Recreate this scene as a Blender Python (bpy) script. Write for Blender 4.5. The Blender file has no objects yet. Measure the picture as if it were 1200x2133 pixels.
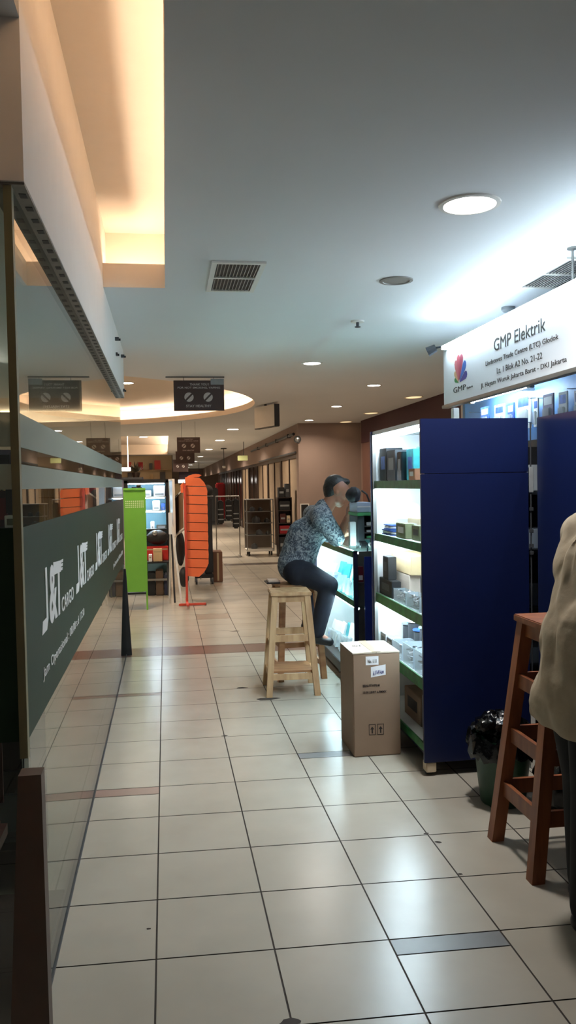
import bpy, bmesh, math, random
from mathutils import Vector, Matrix
rnd = random.Random(7)
SC = bpy.context.scene
COL = SC.collection

# ---------------------------------------------------------------- camera, world, exposure
CAM_H = 1.5913
R_ = Vector((0.9887377831, -0.1485334643, -0.0183140982))
U_ = Vector((0.0232084838, 0.0312852515, 0.9992410116))
F_ = Vector((0.1478477680, 0.9884123851, -0.0343801468))
cd = bpy.data.cameras.new('camera'); cam = bpy.data.objects.new('camera', cd); COL.objects.link(cam)
cd.sensor_fit = 'HORIZONTAL'; cd.sensor_width = 36.0; cd.lens = 1700 / 1200 * 36.0
cd.clip_start = 0.02; cd.clip_end = 200
M = Matrix((R_, U_, -F_)).transposed().to_4x4(); M.translation = Vector((0, 0, CAM_H))
cam.matrix_world = M
SC.camera = cam
w = bpy.data.worlds.new('mall_ambient'); SC.world = w; w.use_nodes = True
w.node_tree.nodes['Background'].inputs[0].default_value = (1.0, 0.92, 0.84, 1)
w.node_tree.nodes['Background'].inputs[1].default_value = 0.09
SC.view_settings.view_transform = 'Standard'; SC.view_settings.look = 'None'
SC.view_settings.exposure = 0.0; SC.view_settings.gamma = 1.0; SC.view_settings.use_curve_mapping = False
SC.cycles.use_denoising = True
SC.cycles.max_bounces = 8; SC.cycles.transparent_max_bounces = 24
SC.cycles.sample_clamp_indirect = 6.0
P_DOWN = 24.0        # downlight power
P_KIOSK = 3.6        # multiplier of the kiosk's tubes
P_COVE = 1.6         # multiplier of the cove strips
WARM = (1.0, 0.83, 0.64); COOL = (0.68, 0.87, 1.0); PEACH = (1.0, 0.80, 0.60)
CEIL = 2.859

# ---------------------------------------------------------------- materials
def C(r, g, b):
    f = lambda c: (c/255)/12.92 if c/255 <= 0.04045 else (((c/255)+0.055)/1.055)**2.4
    return (f(r), f(g), f(b))
MATS = {}
def mat(name, col, rough=0.5, metal=0.0, spec=0.5, emit=None, estr=0.0, noise=0.0, nscale=8.0, stretch=(1, 1, 1), col2=None, bump=0.0, coat=0.0):
    if name in MATS: return MATS[name]
    m = bpy.data.materials.new(name); m.use_nodes = True; MATS[name] = m
    nt = m.node_tree; b = nt.nodes['Principled BSDF']
    b.inputs['Base Color'].default_value = (*col, 1)
    b.inputs['Roughness'].default_value = rough; b.inputs['Metallic'].default_value = metal
    b.inputs['Specular IOR Level'].default_value = spec
    b.inputs['Coat Weight'].default_value = coat
    if emit:
        b.inputs['Emission Color'].default_value = (*emit, 1); b.inputs['Emission Strength'].default_value = estr
    if noise > 0 or col2 or bump > 0:
        tc = nt.nodes.new('ShaderNodeTexCoord'); mp = nt.nodes.new('ShaderNodeMapping'); nz = nt.nodes.new('ShaderNodeTexNoise')
        mp.inputs['Scale'].default_value = stretch; nz.inputs['Scale'].default_value = nscale; nz.inputs['Detail'].default_value = 5
        nt.links.new(tc.outputs['Object'], mp.inputs[0]); nt.links.new(mp.outputs[0], nz.inputs['Vector'])
        if noise > 0 or col2:
            rp = nt.nodes.new('ShaderNodeValToRGB')
            c2 = col2 if col2 else tuple(min(1, c*(1+noise)) for c in col)
            c1 = col if col2 else tuple(c*(1-noise) for c in col)
            rp.color_ramp.elements[0].color = (*c1, 1); rp.color_ramp.elements[1].color = (*c2, 1)
            rp.color_ramp.elements[0].position = 0.36; rp.color_ramp.elements[1].position = 0.64
            nt.links.new(nz.outputs['Fac'], rp.inputs[0]); nt.links.new(rp.outputs[0], b.inputs['Base Color'])
        if bump > 0:
            bp = nt.nodes.new('ShaderNodeBump'); bp.inputs['Strength'].default_value = bump; bp.inputs['Distance'].default_value = 0.01
            nt.links.new(nz.outputs['Fac'], bp.inputs['Height']); nt.links.new(bp.outputs[0], b.inputs['Normal'])
    return m
def glass(name, tint=(1, 1, 1), f0=0.04, gain=1.0):
    """clear pane: see-through straight on, mirror-like at grazing angles (Schlick), lets light through"""
    if name in MATS: return MATS[name]
    m = bpy.data.materials.new(name); m.use_nodes = True; MATS[name] = m
    nt = m.node_tree; nt.nodes.clear()
    out = nt.nodes.new('ShaderNodeOutputMaterial'); mix = nt.nodes.new('ShaderNodeMixShader')
    tr = nt.nodes.new('ShaderNodeBsdfTransparent'); gl = nt.nodes.new('ShaderNodeBsdfGlossy')
    tr.inputs[0].default_value = (*tint, 1); gl.inputs['Roughness'].default_value = 0.0
    lw = nt.nodes.new('ShaderNodeLayerWeight'); lw.inputs[0].default_value = 0.5
    p = nt.nodes.new('ShaderNodeMath'); p.operation = 'POWER'; p.inputs[1].default_value = 5
    k = nt.nodes.new('ShaderNodeMath'); k.operation = 'MULTIPLY_ADD'; k.inputs[1].default_value = (1-f0)*gain; k.inputs[2].default_value = f0
    nt.links.new(lw.outputs['Facing'], p.inputs[0]); nt.links.new(p.outputs[0], k.inputs[0])
    nt.links.new(k.outputs[0], mix.inputs[0]); nt.links.new(tr.outputs[0], mix.inputs[1]); nt.links.new(gl.outputs[0], mix.inputs[2])
    nt.links.new(mix.outputs[0], out.inputs[0])
    return m
def translucent_film(name, col, alpha, rough=0.6):
    if name in MATS: return MATS[name]
    m = mat(name, col, rough, spec=0.2); m.node_tree.nodes['Principled BSDF'].inputs['Alpha'].default_value = alpha
    return m
def emit(name, col, s): return mat(name, (0.8, 0.8, 0.8), emit=col, estr=s)

m_tile = mat('floor_tile', C(172, 165, 152), 0.26, spec=0.45, noise=0.06, nscale=2.2)
m_grout = mat('floor_grout', C(58, 50, 44), 0.8)
m_brown = mat('brown_tile', C(112, 88, 78), 0.3, noise=0.1, nscale=3)
m_pink = mat('rose_brown_tile', C(150, 124, 114), 0.3, noise=0.05)
m_grey = mat('grey_tile', C(122, 122, 122), 0.35, noise=0.05)
m_tan = mat('tan_tile', C(150, 136, 122), 0.3, noise=0.05)
m_dark = mat('dark_tile', C(70, 58, 50), 0.3, noise=0.1)
m_ceil = mat('ceiling_paint', C(226, 228, 229), 0.85, spec=0.15, noise=0.015, nscale=0.8)
m_peach = mat('cove_paint', C(236, 222, 206), 0.85, spec=0.1, noise=0.01)
m_white = mat('white_paint', C(228, 224, 216), 0.7, spec=0.2, noise=0.01)
m_beigewall = mat('beige_wall_paint', C(158, 138, 128), 0.8, spec=0.15, noise=0.03, nscale=1.5)
m_leftwall = mat('left_wall_paint', C(176, 160, 140), 0.8, spec=0.15, noise=0.04, nscale=1.0)
m_fascia = mat('plum_fascia', C(74, 44, 50), 0.6, spec=0.3, noise=0.05)
m_bulk = mat('bulkhead_paint', C(238, 232, 226), 0.8, spec=0.15, noise=0.01)
m_alu = mat('brushed_aluminium', C(150, 148, 144), 0.4, metal=0.8)
m_galv = mat('galvanised_strip', C(120, 118, 112), 0.5, metal=0.5, noise=0.08, nscale=30)
m_black = mat('black_matte', C(22, 22, 24), 0.55)
m_blackgloss = mat('black_gloss', C(16, 16, 18), 0.2)
m_navy = mat('navy_laminate', C(11, 22, 62), 0.34, spec=0.5, noise=0.03, nscale=3)
m_navyd = mat('navy_base', C(12, 18, 52), 0.45)
m_lining = mat('white_laminate', C(238, 240, 240), 0.5)
m_tube = emit('tube_glow', COOL, 26*P_KIOSK)
m_price = mat('green_price_strip', C(40, 108, 56), 0.45, noise=0.35, nscale=14)
m_glass = glass('clear_glass')
m_glassg = glass('greenish_glass', (0.80, 0.93, 0.88))
m_caseglass = glass('showcase_glass', (0.97, 1, 0.99), 0.03, 0.12)
m_partition = glass('partition_glass', (0.86, 0.92, 0.89), 0.05)
m_greenfilm = mat('dark_green_vinyl', C(32, 52, 38), 0.5, spec=0.15, noise=0.04)
m_frost = translucent_film('frosted_vinyl', C(188, 194, 184), 0.78)
_nt = m_frost.node_tree; _tl = _nt.nodes.new('ShaderNodeBsdfTranslucent'); _tl.inputs[0].default_value = (*C(206, 208, 196), 1); _mx = _nt.nodes.new('ShaderNodeMixShader'); _mx.inputs[0].default_value = 0.4
_nt.links.new(_nt.nodes['Principled BSDF'].outputs[0], _mx.inputs[1]); _nt.links.new(_tl.outputs[0], _mx.inputs[2]); _nt.links.new(_mx.outputs[0], _nt.nodes['Material Output'].inputs[0])
m_lettering = mat('white_vinyl', C(226, 228, 228), 0.5)
m_olive = mat('olive_edge', C(120, 116, 84), 0.4)
m_dlens = emit('downlight_lens', (1.0, 0.95, 0.88), 30)
m_dark_oval = mat('dead_lens', C(120, 116, 110), 0.5)
m_cove = emit('cove_tube', PEACH, 22*P_COVE)
m_cove2 = emit('ring_cove_tube', PEACH, 34*P_COVE)
m_lwood = mat('pale_raw_wood', C(176, 138, 98), 0.6, col2=C(202, 168, 126), nscale=5, stretch=(4, 4, 0.6))
m_mwood = mat('mid_raw_wood', C(140, 96, 62), 0.6, col2=C(168, 124, 84), nscale=5, stretch=(1, 4, 4))
m_rwood = mat('red_brown_wood', C(112, 60, 32), 0.45, col2=C(140, 82, 46), nscale=5, stretch=(4, 4, 0.6))
m_card = mat('brown_cardboard', C(146, 122, 102), 0.8, spec=0.2, noise=0.05, nscale=4)
m_cardtop = mat('pale_cardboard', C(206, 192, 172), 0.75, spec=0.2, noise=0.03)
m_tape = mat('packing_tape', C(176, 158, 124), 0.3)
m_paper = mat('white_paper', C(232, 232, 234), 0.7)
m_ink = mat('dark_print', C(44, 36, 32), 0.7)
m_bluink = mat('blue_print', C(60, 70, 140), 0.7)
m_banner = mat('white_flex', C(236, 238, 242), 0.5, noise=0.02, nscale=3)
m_signbrown = mat('brown_sign_board', C(62, 42, 38), 0.5)
m_signwhite = mat('sign_white_print', C(196, 188, 184), 0.6)
m_red = mat('red_paint', C(190, 40, 34), 0.45)
m_orange = mat('orange_plastic', C(236, 112, 62), 0.45, noise=0.06, nscale=4)
m_orangered = mat('red_orange_steel', C(206, 74, 50), 0.45)
m_green = mat('lime_green_steel', C(116, 178, 62), 0.45, noise=0.03)
m_skin = mat('skin', C(146, 98, 76), 0.55, noise=0.05, nscale=12)
m_hair = mat('black_hair', C(20, 17, 17), 0.5, bump=0.6, nscale=60)
m_jeans = mat('dark_navy_trousers', C(10, 16, 31), 0.85, noise=0.12, nscale=20)
m_blacktr = mat('black_trousers', C(11, 10, 10), 0.9, noise=0.15, nscale=12)
m_khaki = mat('khaki_jacket_cloth', C(168, 152, 128), 0.85, noise=0.06, nscale=10, bump=0.5)
m_shoe = mat('black_shoe', C(18, 18, 20), 0.4)
m_sole = mat('grey_sole', C(120, 118, 112), 0.6)
m_bin = mat('dark_green_bin_plastic', C(26, 62, 42), 0.45)
m_bag = mat('black_bin_bag', C(7, 7, 8), 0.14, spec=0.35, bump=0.7, nscale=22)
m_clear = translucent_film('clear_plastic', C(214, 226, 232), 0.35, 0.15)
m_teal = mat('teal_plastic', C(60, 170, 180), 0.4, noise=0.2, nscale=20)
m_bluep = mat('blue_plastic', C(60, 96, 170), 0.4, noise=0.3, nscale=25)
m_cyan = mat('cyan_cap', C(30, 150, 200), 0.35)
m_oliveb = mat('olive_box', C(120, 124, 92), 0.6, noise=0.1, nscale=20)
m_beige = mat('beige_plastic', C(210, 190, 160), 0.5, noise=0.05)
m_pinkbox = mat('pinkish_carton', C(206, 186, 170), 0.7, noise=0.05)
m_tanbox = mat('tan_carton', C(204, 176, 134), 0.7, noise=0.05)
m_greyp = mat('grey_plastic', C(140, 144, 146), 0.45, noise=0.1)
m_steel = mat('bright_steel', C(190, 194, 196), 0.25, metal=0.9)
m_dgrey = mat('dark_grey_plastic', C(58, 60, 64), 0.5, noise=0.1)
m_silver = mat('loose_metal_parts', C(176, 184, 190), 0.3, metal=0.6, noise=0.5, nscale=60)
m_greencard = mat('green_card', C(70, 140, 90), 0.5)
m_purple = mat('mauve_grey_plastic', C(110, 104, 128), 0.5)
m_redcloth = mat('red_cloth', C(150, 34, 40), 0.85)
m_darkred = mat('dark_red_leatherette', C(70, 20, 12), 0.6)
m_shutter = mat('beige_blind', C(150, 130, 108), 0.6, noise=0.05)
m_dframe = mat('dark_bronze_frame', C(52, 38, 32), 0.4)
m_dglass = mat('dim_shop_glass', C(64, 48, 40), 0.15)

def patterned_shirt():
    m = mat('grey_batik_shirt', C(92, 100, 110), 0.8)
    nt = m.node_tree; b = nt.nodes['Principled BSDF']
    tc = nt.nodes.new('ShaderNodeTexCoord'); v = nt.nodes.new('ShaderNodeTexNoise'); r = nt.nodes.new('ShaderNodeValToRGB')
    v.inputs['Scale'].default_value = 26; v.inputs['Distortion'].default_value = 2.5; v.inputs['Detail'].default_value = 3
    cr = r.color_ramp; cr.elements[0].position = 0.36; cr.elements[0].color = (*C(46, 52, 62), 1)
    cr.elements[1].position = 0.62; cr.elements[1].color = (*C(150, 156, 160), 1)
    e = cr.elements.new(0.48); e.color = (*C(84, 96, 110), 1)
    nt.links.new(tc.outputs['Object'], v.inputs['Vector']); nt.links.new(v.outputs['Fac'], r.inputs[0]); nt.links.new(r.outputs[0], b.inputs['Base Color'])
    return m
m_shirt = patterned_shirt()

# ---------------------------------------------------------------- mesh helpers
def world_loc(o):
    v = Vector((0, 0, 0))
    while o is not None: v = v + o.location; o = o.parent
    return v
class MB:
    def __init__(s): s.v = []; s.f = []; s.mi = []; s.m = 0
    def face(s, idx): s.f.append(idx); s.mi.append(s.m)
    def quad(s, a, b, c, d):
        n = len(s.v); s.v += [Vector(a), Vector(b), Vector(c), Vector(d)]; s.face((n, n+1, n+2, n+3)); return s
    def hexa(s, p):           # 8 points: bottom loop 0-3, top loop 4-7
        n = len(s.v); s.v += [Vector(q) for q in p]
        for q in ((3, 2, 1, 0), (4, 5, 6, 7), (0, 1, 5, 4), (1, 2, 6, 5), (2, 3, 7, 6), (3, 0, 4, 7)): s.face(tuple(n+i for i in q))
        return s
    def box(s, x0, x1, y0, y1, z0, z1, rot=0, about=None):
        p = [Vector((x, y, z)) for z in (z0, z1) for x, y in ((x0, y0), (x1, y0), (x1, y1), (x0, y1))]
        if rot:
            c = Vector(about) if about else Vector(((x0+x1)/2, (y0+y1)/2, 0)); c.z = 0
            Rz = Matrix.Rotation(rot, 3, 'Z'); p = [Rz @ (q-c) + c for q in p]
        return s.hexa(p)
    def bbox(s, x0, x1, y0, y1, z0, z1, b=0.004):      # box with bevelled edges
        bm = bmesh.new(); bmesh.ops.create_cube(bm, size=1)
        for q in bm.verts: q.co = Vector(((x0+x1)/2+q.co.x*(x1-x0), (y0+y1)/2+q.co.y*(y1-y0), (z0+z1)/2+q.co.z*(z1-z0)))
        b = min(b, 0.45*min(x1-x0, y1-y0, z1-z0))
        bmesh.ops.bevel(bm, geom=bm.edges[:], offset=b, segments=2, affect='EDGES')
        return s.add_bm(bm)
    def add_bm(s, bm):
        n = len(s.v); bm.verts.index_update(); s.v += [q.co.copy() for q in bm.verts]
        for f in bm.faces: s.face(tuple(n+q.index for q in f.verts))
        bm.free(); return s
    def beam(s, a, b, wx, wy, up=(0, 1, 0), wx2=None, wy2=None):      # bar between two points
        a, b = Vector(a), Vector(b); d = (b-a).normalized(); u = Vector(up); sx = d.cross(u).normalized(); sy = sx.cross(d).normalized()
        wx2 = wx if wx2 is None else wx2; wy2 = wy if wy2 is None else wy2
        p = [a+sx*i*wx/2+sy*j*wy/2 for i, j in ((-1, -1), (1, -1), (1, 1), (-1, 1))] + [b+sx*i*wx2/2+sy*j*wy2/2 for i, j in ((-1, -1), (1, -1), (1, 1), (-1, 1))]
        return s.hexa(p)
    def leg(s, a, b, wx, wy):        # slanted leg with level top and foot
        a, b = Vector(a), Vector(b); o = [Vector((i*wx/2, j*wy/2, 0)) for i, j in ((-1, -1), (1, -1), (1, 1), (-1, 1))]
        return s.hexa([a+q for q in o]+[b+q for q in o])
    def cyl(s, a, b, r0, r1=None, seg=20, caps=True):
        r1 = r0 if r1 is None else r1
        a, b = Vector(a), Vector(b); d = (b-a).normalized()
        t = Vector((0, 0, 1)) if abs(d.z) < 0.9 else Vector((1, 0, 0)); u = d.cross(t).normalized(); v = d.cross(u)
        n = len(s.v)
        for p, r in ((a, r0), (b, r1)):
            for i in range(seg):
                t_ = 2*math.pi*i/seg; s.v.append(p+(u*math.cos(t_)+v*math.sin(t_))*r)
        for i in range(seg):
            j = (i+1) % seg; s.face((n+i, n+j, n+seg+j, n+seg+i))
        if caps: s.face(tuple(n+i for i in reversed(range(seg)))); s.face(tuple(n+seg+i for i in range(seg)))
        return s
    def tube(s, pts, r, seg=8):
        for a, b in zip(pts[:-1], pts[1:]): s.cyl(a, b, r, seg=seg)
        return s
    def lathe(s, prof, c, seg=28, sx=1, sy=1):
        n = len(s.v); c = Vector(c)
        for r, z in prof:
            for i in range(seg):
                t = 2*math.pi*i/seg; s.v.append(c+Vector((r*sx*math.cos(t), r*sy*math.sin(t), z)))
        for k in range(len(prof)-1):
            for i in range(seg):
                j = (i+1) % seg; s.face((n+k*seg+i, n+k*seg+j, n+(k+1)*seg+j, n+(k+1)*seg+i))
        return s
    def ell(s, c, r, seg=16, rings=10, jit=0.0, rng=None):
        c = Vector(c); n = len(s.v)
        for k in range(rings+1):
            ph = math.pi*k/rings
            for i in range(seg):
                t = 2*math.pi*i/seg; q = 1 + (rng.uniform(-jit, jit) if rng and 0 < k < rings else 0)
                s.v.append(c+Vector((r[0]*math.sin(ph)*math.cos(t)*q, r[1]*math.sin(ph)*math.sin(t)*q, -r[2]*math.cos(ph)*q)))
        for k in range(rings):
            for i in range(seg):
                j = (i+1) % seg; s.face((n+k*seg+i, n+k*seg+j, n+(k+1)*seg+j, n+(k+1)*seg+i))
        return s
    def prism(s, pts, vec):        # planar polygon pushed along vec
        n = len(s.v); k = len(pts); vec = Vector(vec); s.v += [Vector(p) for p in pts] + [Vector(p)+vec for p in pts]
        s.face(tuple(reversed(range(n, n+k)))); s.face(tuple(range(n+k, n+2*k)))
        for i in range(k):
            j = (i+1) % k; s.face((n+i, n+j, n+k+j, n+k+i))
        return s
    def build(s, name, mats, parent=None, smooth=False, label=None):
        off = world_loc(parent) if parent is not None else Vector((0, 0, 0))
        me = bpy.data.meshes.new(name)
        me.from_pydata([tuple(q-off) for q in s.v], [], s.f)
        for m in (mats if isinstance(mats, (list, tuple)) else [mats]): me.materials.append(m)
        me.polygons.foreach_set('material_index', s.mi)
        bm = bmesh.new(); bm.from_mesh(me); bmesh.ops.recalc_face_normals(bm, faces=bm.faces); bm.to_mesh(me); bm.free()
        if smooth:
            me.polygons.foreach_set('use_smooth', [True]*len(me.polygons))
            try: me.set_sharp_from_angle(angle=math.radians(40))
            except Exception: pass
        me.update()
        o = bpy.data.objects.new(name, me); COL.objects.link(o)
        if parent is not None: o.parent = parent
        if label: o['label'] = label
        return o
def tag(o, label, cat, group=None, kind=None):
    o['label'] = label; o['category'] = cat
    if group: o['group'] = group
    if kind: o['kind'] = kind
    return o
def struct(o): o['kind'] = 'structure'; return o
def thing(name, label, cat, loc=(0, 0, 0), group=None):
    o = bpy.data.objects.new(name, None); COL.objects.link(o); o.location = loc; o.empty_display_size = 0.1
    return tag(o, label, cat, group)
def copy_tree(o, parent=None):
    c = o.copy(); COL.objects.link(c); c.parent = parent
    for ch in list(o.children): copy_tree(ch, c)
    return c
def text(name, s, m, origin, xd, yd, width, height, parent=None, bold=0.0, shear=0.0, depth=0.0015, label=None):
    """lettering fitted to a width and a height; origin is its lower left corner"""
    cu = bpy.data.curves.new('t', 'FONT'); cu.body = s; cu.extrude = 0.02; cu.offset = bold; cu.shear = shear; cu.resolution_u = 3
    t = bpy.data.objects.new('t', cu); COL.objects.link(t)
    me = bpy.data.meshes.new_from_object(t.evaluated_get(bpy.context.evaluated_depsgraph_get()))
    bpy.data.objects.remove(t); bpy.data.curves.remove(cu)
    xs = [q.co.x for q in me.vertices]; ys = [q.co.y for q in me.vertices]
    x0, x1, y0, y1 = min(xs), max(xs), min(ys), max(ys)
    xd, yd, o = Vector(xd), Vector(yd), Vector(origin); nd = xd.cross(yd); off = world_loc(parent) if parent is not None else Vector((0, 0, 0))
    for q in me.vertices:
        a = (q.co.x-x0)/(x1-x0)*width; b = (q.co.y-y0)/(y1-y0)*height; c = depth*(0 if q.co.z < 0 else 1)
        q.co = o + xd*a + yd*b + nd*c - off
    me.name = name; me.materials.clear(); me.materials.append(m)
    ob = bpy.data.objects.new(name, me); COL.objects.link(ob)
    if parent is not None: ob.parent = parent
    if label: ob['label'] = label
    return ob
def area_lamp(name, loc, power, col, size, parent=None, sizey=None, direction=(0, 0, -1), spread=math.pi):
    ld = bpy.data.lights.new(name, 'AREA'); ld.energy = power; ld.color = col; ld.spread = spread
    if sizey: ld.shape = 'RECTANGLE'; ld.size = size; ld.size_y = sizey
    else: ld.shape = 'DISK'; ld.size = size
    o = bpy.data.objects.new(name, ld); COL.objects.link(o)
    o.location = Vector(loc) - (world_loc(parent) if parent is not None else Vector((0, 0, 0)))
    o.rotation_euler = Vector(direction).to_track_quat('-Z', 'Y').to_euler()
    if parent is not None: o.parent = parent
    return o
def blob(name, elems, m, parent, voxel=0.01, smooth=4, label=None, extra=None):
    """one continuous surface grown round tapered limbs and ellipsoids"""
    mb = MB()
    for e in elems:
        if e[0] == 'c':
            _, a, ra, b, rb = e; mb.cyl(a, b, ra, rb, seg=18); mb.ell(a, (ra, ra, ra), 18, 10); mb.ell(b, (rb, rb, rb), 18, 10)
        elif e[0] == 'e': mb.ell(e[1], e[2], 22, 14)
        elif e[0] == 'b': mb.bbox(*e[1:], b=0.008)
    t = mb.build('tmp', m)
    rm = t.modifiers.new('r', 'REMESH'); rm.mode = 'VOXEL'; rm.voxel_size = voxel; rm.use_smooth_shade = True
    sm = t.modifiers.new('s', 'SMOOTH'); sm.factor = 0.5; sm.iterations = smooth
    me = bpy.data.meshes.new_from_object(t.evaluated_get(bpy.context.evaluated_depsgraph_get()))
    bpy.data.objects.remove(t)
    off = world_loc(parent)
    for q in me.vertices:
        if extra: q.co = extra(q.co.copy())
        q.co -= off
    me.name = name
    me.polygons.foreach_set('use_smooth', [True]*len(me.polygons))
    if not me.materials: me.materials.append(m)
    o = bpy.data.objects.new(name, me); COL.objects.link(o); o.parent = parent
    if label: o['label'] = label
    return o

# ================================================================ SETTING
# ---- floor: laid tiles over a grout bed
FX, FY, FK, S = -0.0673, 5.5351, -0.0332, 0.4
def fp(c, v, z=0.0): return (FX+S*c, FY+S*v+FK*S*c, z)
fl = MB(); g = 0.008
def ftile(c0, c1, v0, v1, mi): fl.m = mi; fl.quad(fp(c0+g, v0+g), fp(c1-g, v0+g), fp(c1-g, v1-g), fp(c0+g, v1-g))
fl.m = 0; fl.quad((-9, -3.5, -0.003), (9, -3.5, -0.003), (9, 66, -0.003), (-9, 66, -0.003))
SPECIAL = {(-1, -4): (-3.26, -3, 3), (2, -8): (-7.24, -7, 4), (2, -3): (-2.23, -2, 4), (-1, 1): (1.8, 2, 2)}
for c in range(-20, 14):
    for v in range(-21, 5):
        if (c, v) in SPECIAL:
            a, b, mi = SPECIAL[(c, v)]; ftile(c, c+1, v, a, 1); ftile(c, c+1, a, b, mi)
        else: ftile(c, c+1, v, v+1, 1)
    ftile(c, c+1, 5, 5.45, 1); ftile(c, c+1, 5.45, 6.45, 2)
    for k in range(0, 140):
        v = 6.45+k; mi = 1
        if k == 4 and c == 1: mi = 5
        if k == 12 and c == 2: mi = 5
        if k == 20 and 3 <= c <= 6: mi = 6
        ftile(c, c+1, v, v+1, mi)
    fl.m = 0
for x, y, r, e in ((1.01, -0.96, .022, 2.6), (3.05, -5.2, .024, 1.4), (1.95, 8.3, .05, 2.5), (1.56, 2.05, .05, 2), (1.95, 1.14, .07, 3), (0.99, -7.96, .03, 2.4), (-0.07, -6.51, .012, 1.6), (3.03, -5.95, .016, 1.2), (2.99, -4.97, .018, 1.6)):
    fl.m = 0; p = []
    for i in range(9):
        t = 2*math.pi*i/9; q = r*rnd.uniform(0.6, 1.15); X, Y, _ = fp(x, y); p.append(Vector((X+q*math.cos(t)*(e if e > 1 else 1)*0.5, Y+q*math.sin(t)*0.6, 0.0006)))
    n = len(fl.v); fl.v += p; fl.face(tuple(range(n, n+9)))
struct(fl.build('floor', [m_grout, m_tile, m_brown, m_pink, m_grey, m_tan, m_dark]))

# ---- ceiling with the long cove, the round cove and the far cove cut out
RC, RR = (-2.95, 13.14), 4.38
bm = bmesh.new()
def loop(pts, z=CEIL):
    vs = [bm.verts.new((x, y, z)) for x, y in pts]
    for i in range(len(vs)): bm.edges.new((vs[i], vs[(i+1) % len(vs)]))
rect = lambda x0, x1, y0, y1: [(x0, y0), (x1, y0), (x1, y1), (x0, y1)]
circ = lambda r, n=96: [(RC[0]+r*math.cos(2*math.pi*i/n), RC[1]+r*math.sin(2*math.pi*i/n)) for i in range(n)]
loop(rect(-9, 9, -3.5, 66)); loop(rect(-0.36, 0.027, -3.0, 5.33)); loop(circ(RR)); loop(rect(-3.2, 0.11, 20.9, 33.0))
bmesh.ops.triangle_fill(bm, use_beauty=True, use_dissolve=False, edges=bm.edges[:])
kill = []
for f in bm.faces:
    c = f.calc_center_median()
    if (-0.36 < c.x < 0.027 and -3 < c.y < 5.33) or (-3.2 < c.x < 0.11 and 20.9 < c.y < 33) or math.hypot(c.x-RC[0], c.y-RC[1]) < RR*0.985: kill.append(f)
bmesh.ops.delete(bm, geom=kill, context='FACES')
mb = MB(); mb.add_bm(bm); struct(mb.build('ceiling', m_ceil))
# long cove: lips, trough, raised ceiling
mb = MB(); LZ, TZ = 3.01, 3.30
mb.box(0.027, 0.045, -3, 5.33, CEIL+.0005, LZ); mb.box(-0.36, 0.045, 5.33, 5.348, CEIL+.0005, LZ)
mb.box(0.045, 0.36, -3, 5.66, CEIL+0.001, CEIL+0.02); mb.box(-0.36, 0.045, 5.348, 5.66, CEIL+0.001, CEIL+0.02)
mb.box(0.36, 0.38, -3, 5.68, CEIL+.001, TZ); mb.box(-0.36, 0.36, 5.66, 5.68, CEIL+.001, TZ); mb.box(-0.36, 0.38, -3, 5.68, TZ, TZ+0.02)
mb.box(-0.36, 0.38, -3.02, -3, CEIL+.001, TZ)
struct(mb.build('trim_1', m_peach))
t = thing('cove_light', 'warm strip light hidden behind the edge of the long ceiling recess at upper left', 'light', (0.11, 2, CEIL+0.03))
MB().cyl((0.12, -2.9, 2.895), (0.12, 5.3, 2.895), 0.012, seg=10).build('light_tube', m_cove, t)
t = thing('cove_light', 'warm strip light hidden behind the short far edge of the long ceiling recess', 'light', (-.1, 5.45, CEIL+0.03))
MB().cyl((-0.33, 5.46, 2.93), (0.02, 5.46, 2.93), 0.014, seg=10).build('light_tube', emit('cove_tube_bright', PEACH, 30*P_COVE), t)
# round cove
mb = MB()
mb.lathe([(RR, CEIL), (RR, CEIL+0.10), (RR+0.02, CEIL+0.10), (RR+0.02, CEIL+0.015), (RR+0.35, CEIL+0.015), (RR+0.35, CEIL+0.34), (0.001, CEIL+0.34)], (RC[0], RC[1], 0), seg=96)
struct(mb.build('trim_2', m_peach, smooth=True))
t = thing('cove_light', 'warm ring of strip light hidden behind the edge of the round ceiling recess', 'light', (RC[0], RC[1], CEIL+0.03))
mb = MB(); rr = 0.014; R0 = RR+0.16
mb.lathe([(R0+rr*math.cos(a*math.pi/4), CEIL+0.07+rr*math.sin(a*math.pi/4)) for a in range(9)], (RC[0], RC[1], 0), seg=96)
mb.build('light_tube', m_cove2, t)
# far rectangular cove
mb = MB(); mb.box(0.11, 0.13, 20.9, 33, CEIL+.0005, CEIL+0.12); mb.box(-3.2, 0.13, 33, 33.02, CEIL+.0005, CEIL+0.12); mb.box(-3.2, .13, 20.88, 20.9, CEIL+.0005, CEIL+.12)
mb.box(0.13, 0.45, 20.88, 33, CEIL+.001, CEIL+.02); mb.box(0.45, 0.47, 20.88, 33.02, CEIL+.001, CEIL+0.4); mb.box(-3.2, 0.47, 20.86, 33.04, CEIL+0.4, CEIL+0.42); mb.box(-3.2, .47, 33.02, 33.04, CEIL, CEIL+.4)
mb.box(-3.22, -3.2, 20.88, 33, CEIL, CEIL+.4); mb.box(-3.2, .47, 20.84, 20.86, CEIL, CEIL+.4)
struct(mb.build('trim_3', m_peach))
t = thing('cove_light', 'bright strip light along the edge of the far square ceiling recess', 'light', (0.2, 27, CEIL+0.03))
MB().cyl((0.145, 21.0, CEIL+0.135), (0.145, 32.9, CEIL+0.135), 0.02, seg=10).build('light_tube', m_cove2, t)

# ---- bulkhead over the glass booth, slotted strip below it
mb = MB(); mb.box(-3.2, -0.36, 2.32, 7.8, 2.425, TZ); struct(mb.build('trim_4', m_bulk))
mb = MB(); mb.box(-0.46, -0.361, 2.33, 7.79, 2.418, 2.4245); mb.m = 1
y = 2.4
while y < 7.75:
    mb.box(-0.388, -0.368, y, y+0.035, 2.4165, 2.4182); y += 0.11
struct(mb.build('trim_5', [m_galv, m_black]))
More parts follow.
